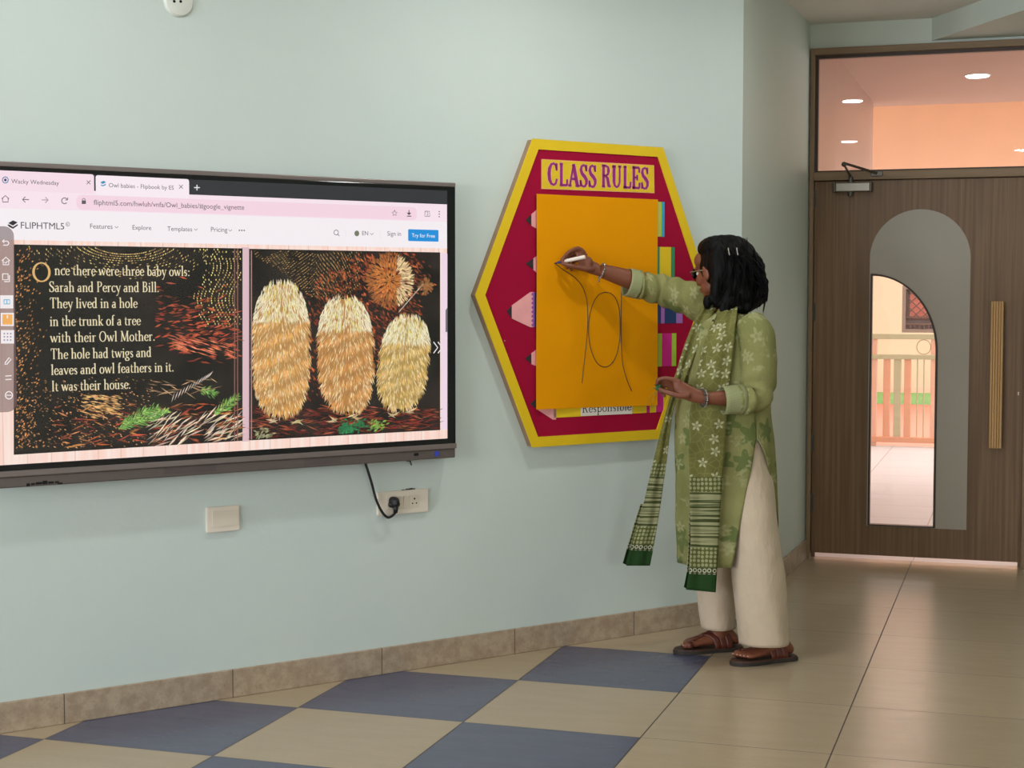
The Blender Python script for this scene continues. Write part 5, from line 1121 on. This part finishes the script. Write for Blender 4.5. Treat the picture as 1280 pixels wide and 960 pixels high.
# y counts metres up from the hanging end
def win(a, b): return t.ma('MULTIPLY', t.ma('GREATER_THAN', y, a), t.ma('LESS_THAN', y, b))
DKG = S(34, 62, 28); LTG = S(146, 146, 108); MID = S(84, 90, 46)
lin = t.ss(t.noise(t.comb(t.ma('MULTIPLY', x, .9), t.ma('MULTIPLY', y, 60.0)), 1.6, 4, .6), .44, .54); strp = t.mix(lin, S(62, 70, 36), LTG)
v2 = t.vor(uv, 62, '2D', 'F1', .15); dots = t.mix(t.ss(v2.outputs['Distance'], .42, .34), MID, LTG); v3 = t.vor(uv, 52, '2D', 'F1', .1); chain = t.mix(t.ss(t.ma('ABSOLUTE', t.ma('SUBTRACT', v3.outputs['Distance'], .33)), .14, .06), S(60, 66, 40), S(176, 176, 150))
c = t.mix(win(.375, .43), c, dots); c = t.mix(win(.165, .375), c, strp); c = t.mix(win(.088, .165), c, dots); c = t.mix(win(.064, .088), c, chain); c = t.mix(win(-1, .064), c, DKG)
t.bump(t.noise(uv, 40, 3), .006, .3); M['scarf'] = t.fin(c, .85, 0, .15)
def strip(name, rows, seed, par=None):
    'rows: (left x, left y, right x, right y, depth) from the hanging end upwards'
    P = []; n = 6
    for a, b in zip(rows, rows[1:]):
        for k in range(n): q = k / n; P.append([a[i] + (b[i] - a[i]) * q for i in range(5)])
    P.append(list(rows[-1])); mb = MB(); rr_ = []
    for j, (xl, yl, xr, yr, d) in enumerate(P):
        r_ = []
        for k in range(15):
            q = k / 14; fold = .006 * math.sin(q * 9 + seed + j * .05) + .003 * noise.noise(Vector((q * 4, j * .12, seed))); r_.append(pp(xl + (xr - xl) * q, yl + (yr - yl) * q, d + fold))
        rr_.append(r_)
    mb.loft(rr_, False, False, 0, True); o = mb.build(name, M['scarf'], par or person, True); md = o.modifiers.new('thick', 'SOLIDIFY'); md.thickness = .0025; md.offset = 0; return o
nearr = [(857.5, 737, 894.5, 740.5, .205), (862, 715, 896, 716, .200), (863, 680, 898, 681, .198), (862.5, 640, 900, 640, .196), (862, 600, 903, 600, .192), (861, 560, 906, 560, .186), (862, 520, 908, 520, .180), (866, 490, 910, 488, .178), (872, 462, 914, 458, .178), (878, 436, 917, 430, .172), (886, 412, 919, 408, .152), (893, 396, 921, 394, .118), (899, 384, 922, 382, .07)]
scarf = strip('scarf', nearr, .6)
m = [(855, 734, 863, 738, .186), (859, 715, 865, 716, .184), (861.5, 670, 868, 670, .182), (862, 640, 870, 640, .182)]; strip('scarf_back_fold', m, 2.0, scarf)
farr = [(783, 707, 812.5, 707, -.06), (788, 690, 815.5, 691, -.055), (795, 665, 820, 665, -.045), (803, 635, 825, 635, -.03), (810, 605, 829, 606, -.012), (818, 570, 834, 570, .01), (827, 535, 838, 535, .05), (834, 510, 842, 510, .09), (840, 488, 851, 490, .11), (845, 466, 858, 470, .118), (851, 446, 866, 450, .116), (857, 428, 874, 432, .110), (864, 410, 882, 414, .096), (871, 395, 889, 398, .08), (879, 382, 895, 385, .055)]
fs_ = strip('scarf_end', farr, 3.1, scarf)
strip('scarf_back_fold', [(778.5, 704, 785, 707, -.075), (785.5, 680, 792, 681, -.07), (793, 655, 800, 656, -.06), (801, 630, 806, 630, -.045)], 1.2, scarf)

# ---- sandals
M['strap'] = plain('brown leather strap', S(88, 40, 26), .45, var=.06, scale=30); M['sole'] = plain('dark rubber sole', S(44, 38, 32), .7, var=.05); M['foot'] = plain('brown insole', S(70, 44, 32), .6)
for h, f, lf, L, s_ in FEET:
    sd_ = bpy.data.objects.new('sandal', None); COL.objects.link(sd_); sd_.parent = person; sd_.empty_display_size = .03
    def fp(a, b, z): return h + f * (a * L) + lf * b + UP * z
    prof = [(-.035, .010), (-.01, .028), (.06, .036), (.2, .037), (.4, .036), (.55, .043), (.7, .049), (.82, .047), (.92, .038), (.99, .022), (1.02, .006)]
    out = [fp(a, w_, 0) for a, w_ in prof] + [fp(a, -w_, 0) for a, w_ in prof[::-1]]
    mb = MB(); n = len(out); mb.loft([[p + UP * z for p in out] for z in (.001, .004, .014)]); mb.build('sole', M['sole'], sd_)
    mb = MB(); c0 = sum(out, Vector()) / n; mb.loft([[c0 + (p - c0) * .97 + UP * z for p in out] for z in (.014, .020)]); mb.build('insole', M['foot'], sd_)
    # three bands over the instep, joined at the sides
    SEC = [(0, .020, .036), (.10, .032, .058), (.20, .033, .075), (.32, .031, .072), (.45, .034, .056), (.58, .040, .042), (.70, .043, .030), (.9, .043, .026), (1.2, .04, .02)]
    def over(a, q):
        for g0, g1 in zip(SEC, SEC[1:]):
            if g0[0] <= a <= g1[0]: k_ = (a - g0[0]) / (g1[0] - g0[0]); hw_, ht_ = g0[1] + (g1[1] - g0[1]) * k_, g0[2] + (g1[2] - g0[2]) * k_
        return fp(a + .01, math.cos(q) * (hw_ + .004) * s_, .018 + math.sin(q) * (ht_ + .008))
    for a0 in (.40, .49, .58):
        mb = MB(); rows = []
        for k in range(17):
            q = PI * k / 16; b_ = math.cos(q)
            sh_ = -.20 * math.cos(q) * s_                                  # slants forward on the outer side
            rows.append([over(a0 + sh_ + e_, q) for e_ in (-.047, -.015, .015, .046)])
        mb.loft(rows, False, False); o = mb.build('strap', M['strap'], sd_, True); md = o.modifiers.new('t', 'SOLIDIFY'); md.thickness = .004; md.offset = 1
    mb = MB(); bt = -.030 * s_; rows = []
    for k in range(13):
        q = -.25 * PI + 1.5 * PI * k / 12; rows.append([fp(.79, bt + math.cos(q) * .0165, .036 + math.sin(q) * .0165), fp(.86, bt + math.cos(q) * .0155, .035 + math.sin(q) * .0155)])
    mb.loft(rows, False, False); o = mb.build('toe_loop', M['strap'], sd_, True); md = o.modifiers.new('t', 'SOLIDIFY'); md.thickness = .0035; md.offset = 1
    mb = MB(); mb.tube(spline([fp(.79, bt + .006 * s_, .052), fp(.68, bt + .016 * s_, .056), fp(.58, bt * .3, .070)], 5), .004, 8); mb.build('thong', M['strap'], sd_, True)
# ---- bracelets
def bracelet(name, c, ax, r, links, mat, drop=False):
    ax = ax.normalized(); a = (UP - ax * UP.dot(ax)).normalized(); b = ax.cross(a); mb = MB()
    for k in range(links):
        th = 2 * PI * k / links; p = c + (a * math.cos(th) + b * math.sin(th)) * r; mb.ball(p, (.0042, .0042, .0042), None, 8, 6)
    mb.tube([c + (a * math.cos(th) + b * math.sin(th)) * r for th in [2 * PI * k / 32 for k in range(33)]], .0022, 6, False)
    if drop: mb.tube([c - a * r, c - a * (r + .012)], .002, 6); mb.ball(c - a * (r + .014), .004, None, 8, 6)
    return mb.build(name, mat, person, True)
M['silver'] = plain('silver chain', S(160, 154, 144), .3, .85)
axn = (WRN - ELN); bracelet('bracelet', pp(880.5, 497.8, .236), axn, .0315, 18, M['silver']); bracelet('bracelet', pp(878, 497.5, .237), axn, .0315, 18, M['darksteel'])
axf = (WRF - ELF); bracelet('bracelet', WRF.lerp(ELF, .0) , axf, .030, 18, M['silver'], True)

# ---- what she holds
mk = thing('marker', 'white marker pen with dark blue tip held against the yellow paper', 'marker', PO + nh(716, 326, .07))
MO = mk.location - PO; tipm = nh(692.5, 329.3, .004) - MO; endm = nh(731.5, 321, .116) - MO
def ml(q): return tipm.lerp(endm, q)
ln_ = (endm - tipm).length
m = MB(); m.tube([ml(.26), ml(.30), ml(.95), ml(1)], [.0062, .0072, .0078, .0066], 16); m.build('barrel', plain('white marker barrel', S(232, 220, 208), .35), mk, True, 40)
m = MB(); m.tube([ml(.10), ml(.20), ml(.265)], [.0034, .0056, .0066], 14); m.build('collar', plain('blue collar', S(24, 44, 120), .4), mk, True, 40)
m = MB(); m.tube([ml(0), ml(.06), ml(.105)], [.0012, .0026, .003], 10); m.build('nib', plain('dark nib', S(22, 22, 34), .6), mk, True)
gs = thing('green_sprig', 'small bunch of dark green leaves pinched in the left hand at the waist', 'leaves', PO + lh(826, 484, .245))
GO = gs.location - PO; rg = random.Random(5); grn = plain('dark green leaf', S(34, 92, 42), .6, var=.12)
for k in range(9):
    a = rg.uniform(0, 2 * PI); base_ = lh(828, 485, .243) - GO; tip_ = lh(828 - rg.uniform(4, 11), 484 + rg.uniform(-3.5, 4.5), .245 + rg.uniform(-.015, .02)) - GO; d = tip_ - base_; s2 = d.cross(TOC).normalized() * .0055; md_ = base_.lerp(tip_, .5) + TOC * .004
    m = MB(); m.loft([[base_, base_, base_], [md_ + s2, md_ + TOC * .003, md_ - s2], [tip_ + s2 * .1, tip_ + TOC * .001, tip_ - s2 * .1]], True, True); m.build('leaf', grn, gs, True)
m = MB()
for e in ((808, 506), (814, 508), (811, 488), (819, 500)): m.tube(spline([lh(824, 486, .243) - GO, lh((824 + e[0]) / 2 - 1, (486 + e[1]) / 2 - 2, .235) - GO, lh(e[0], e[1], .225) - GO], 5), .0007, 5, False)
m.build('stem', plain('thin green stem', S(120, 128, 40), .7), gs, True)
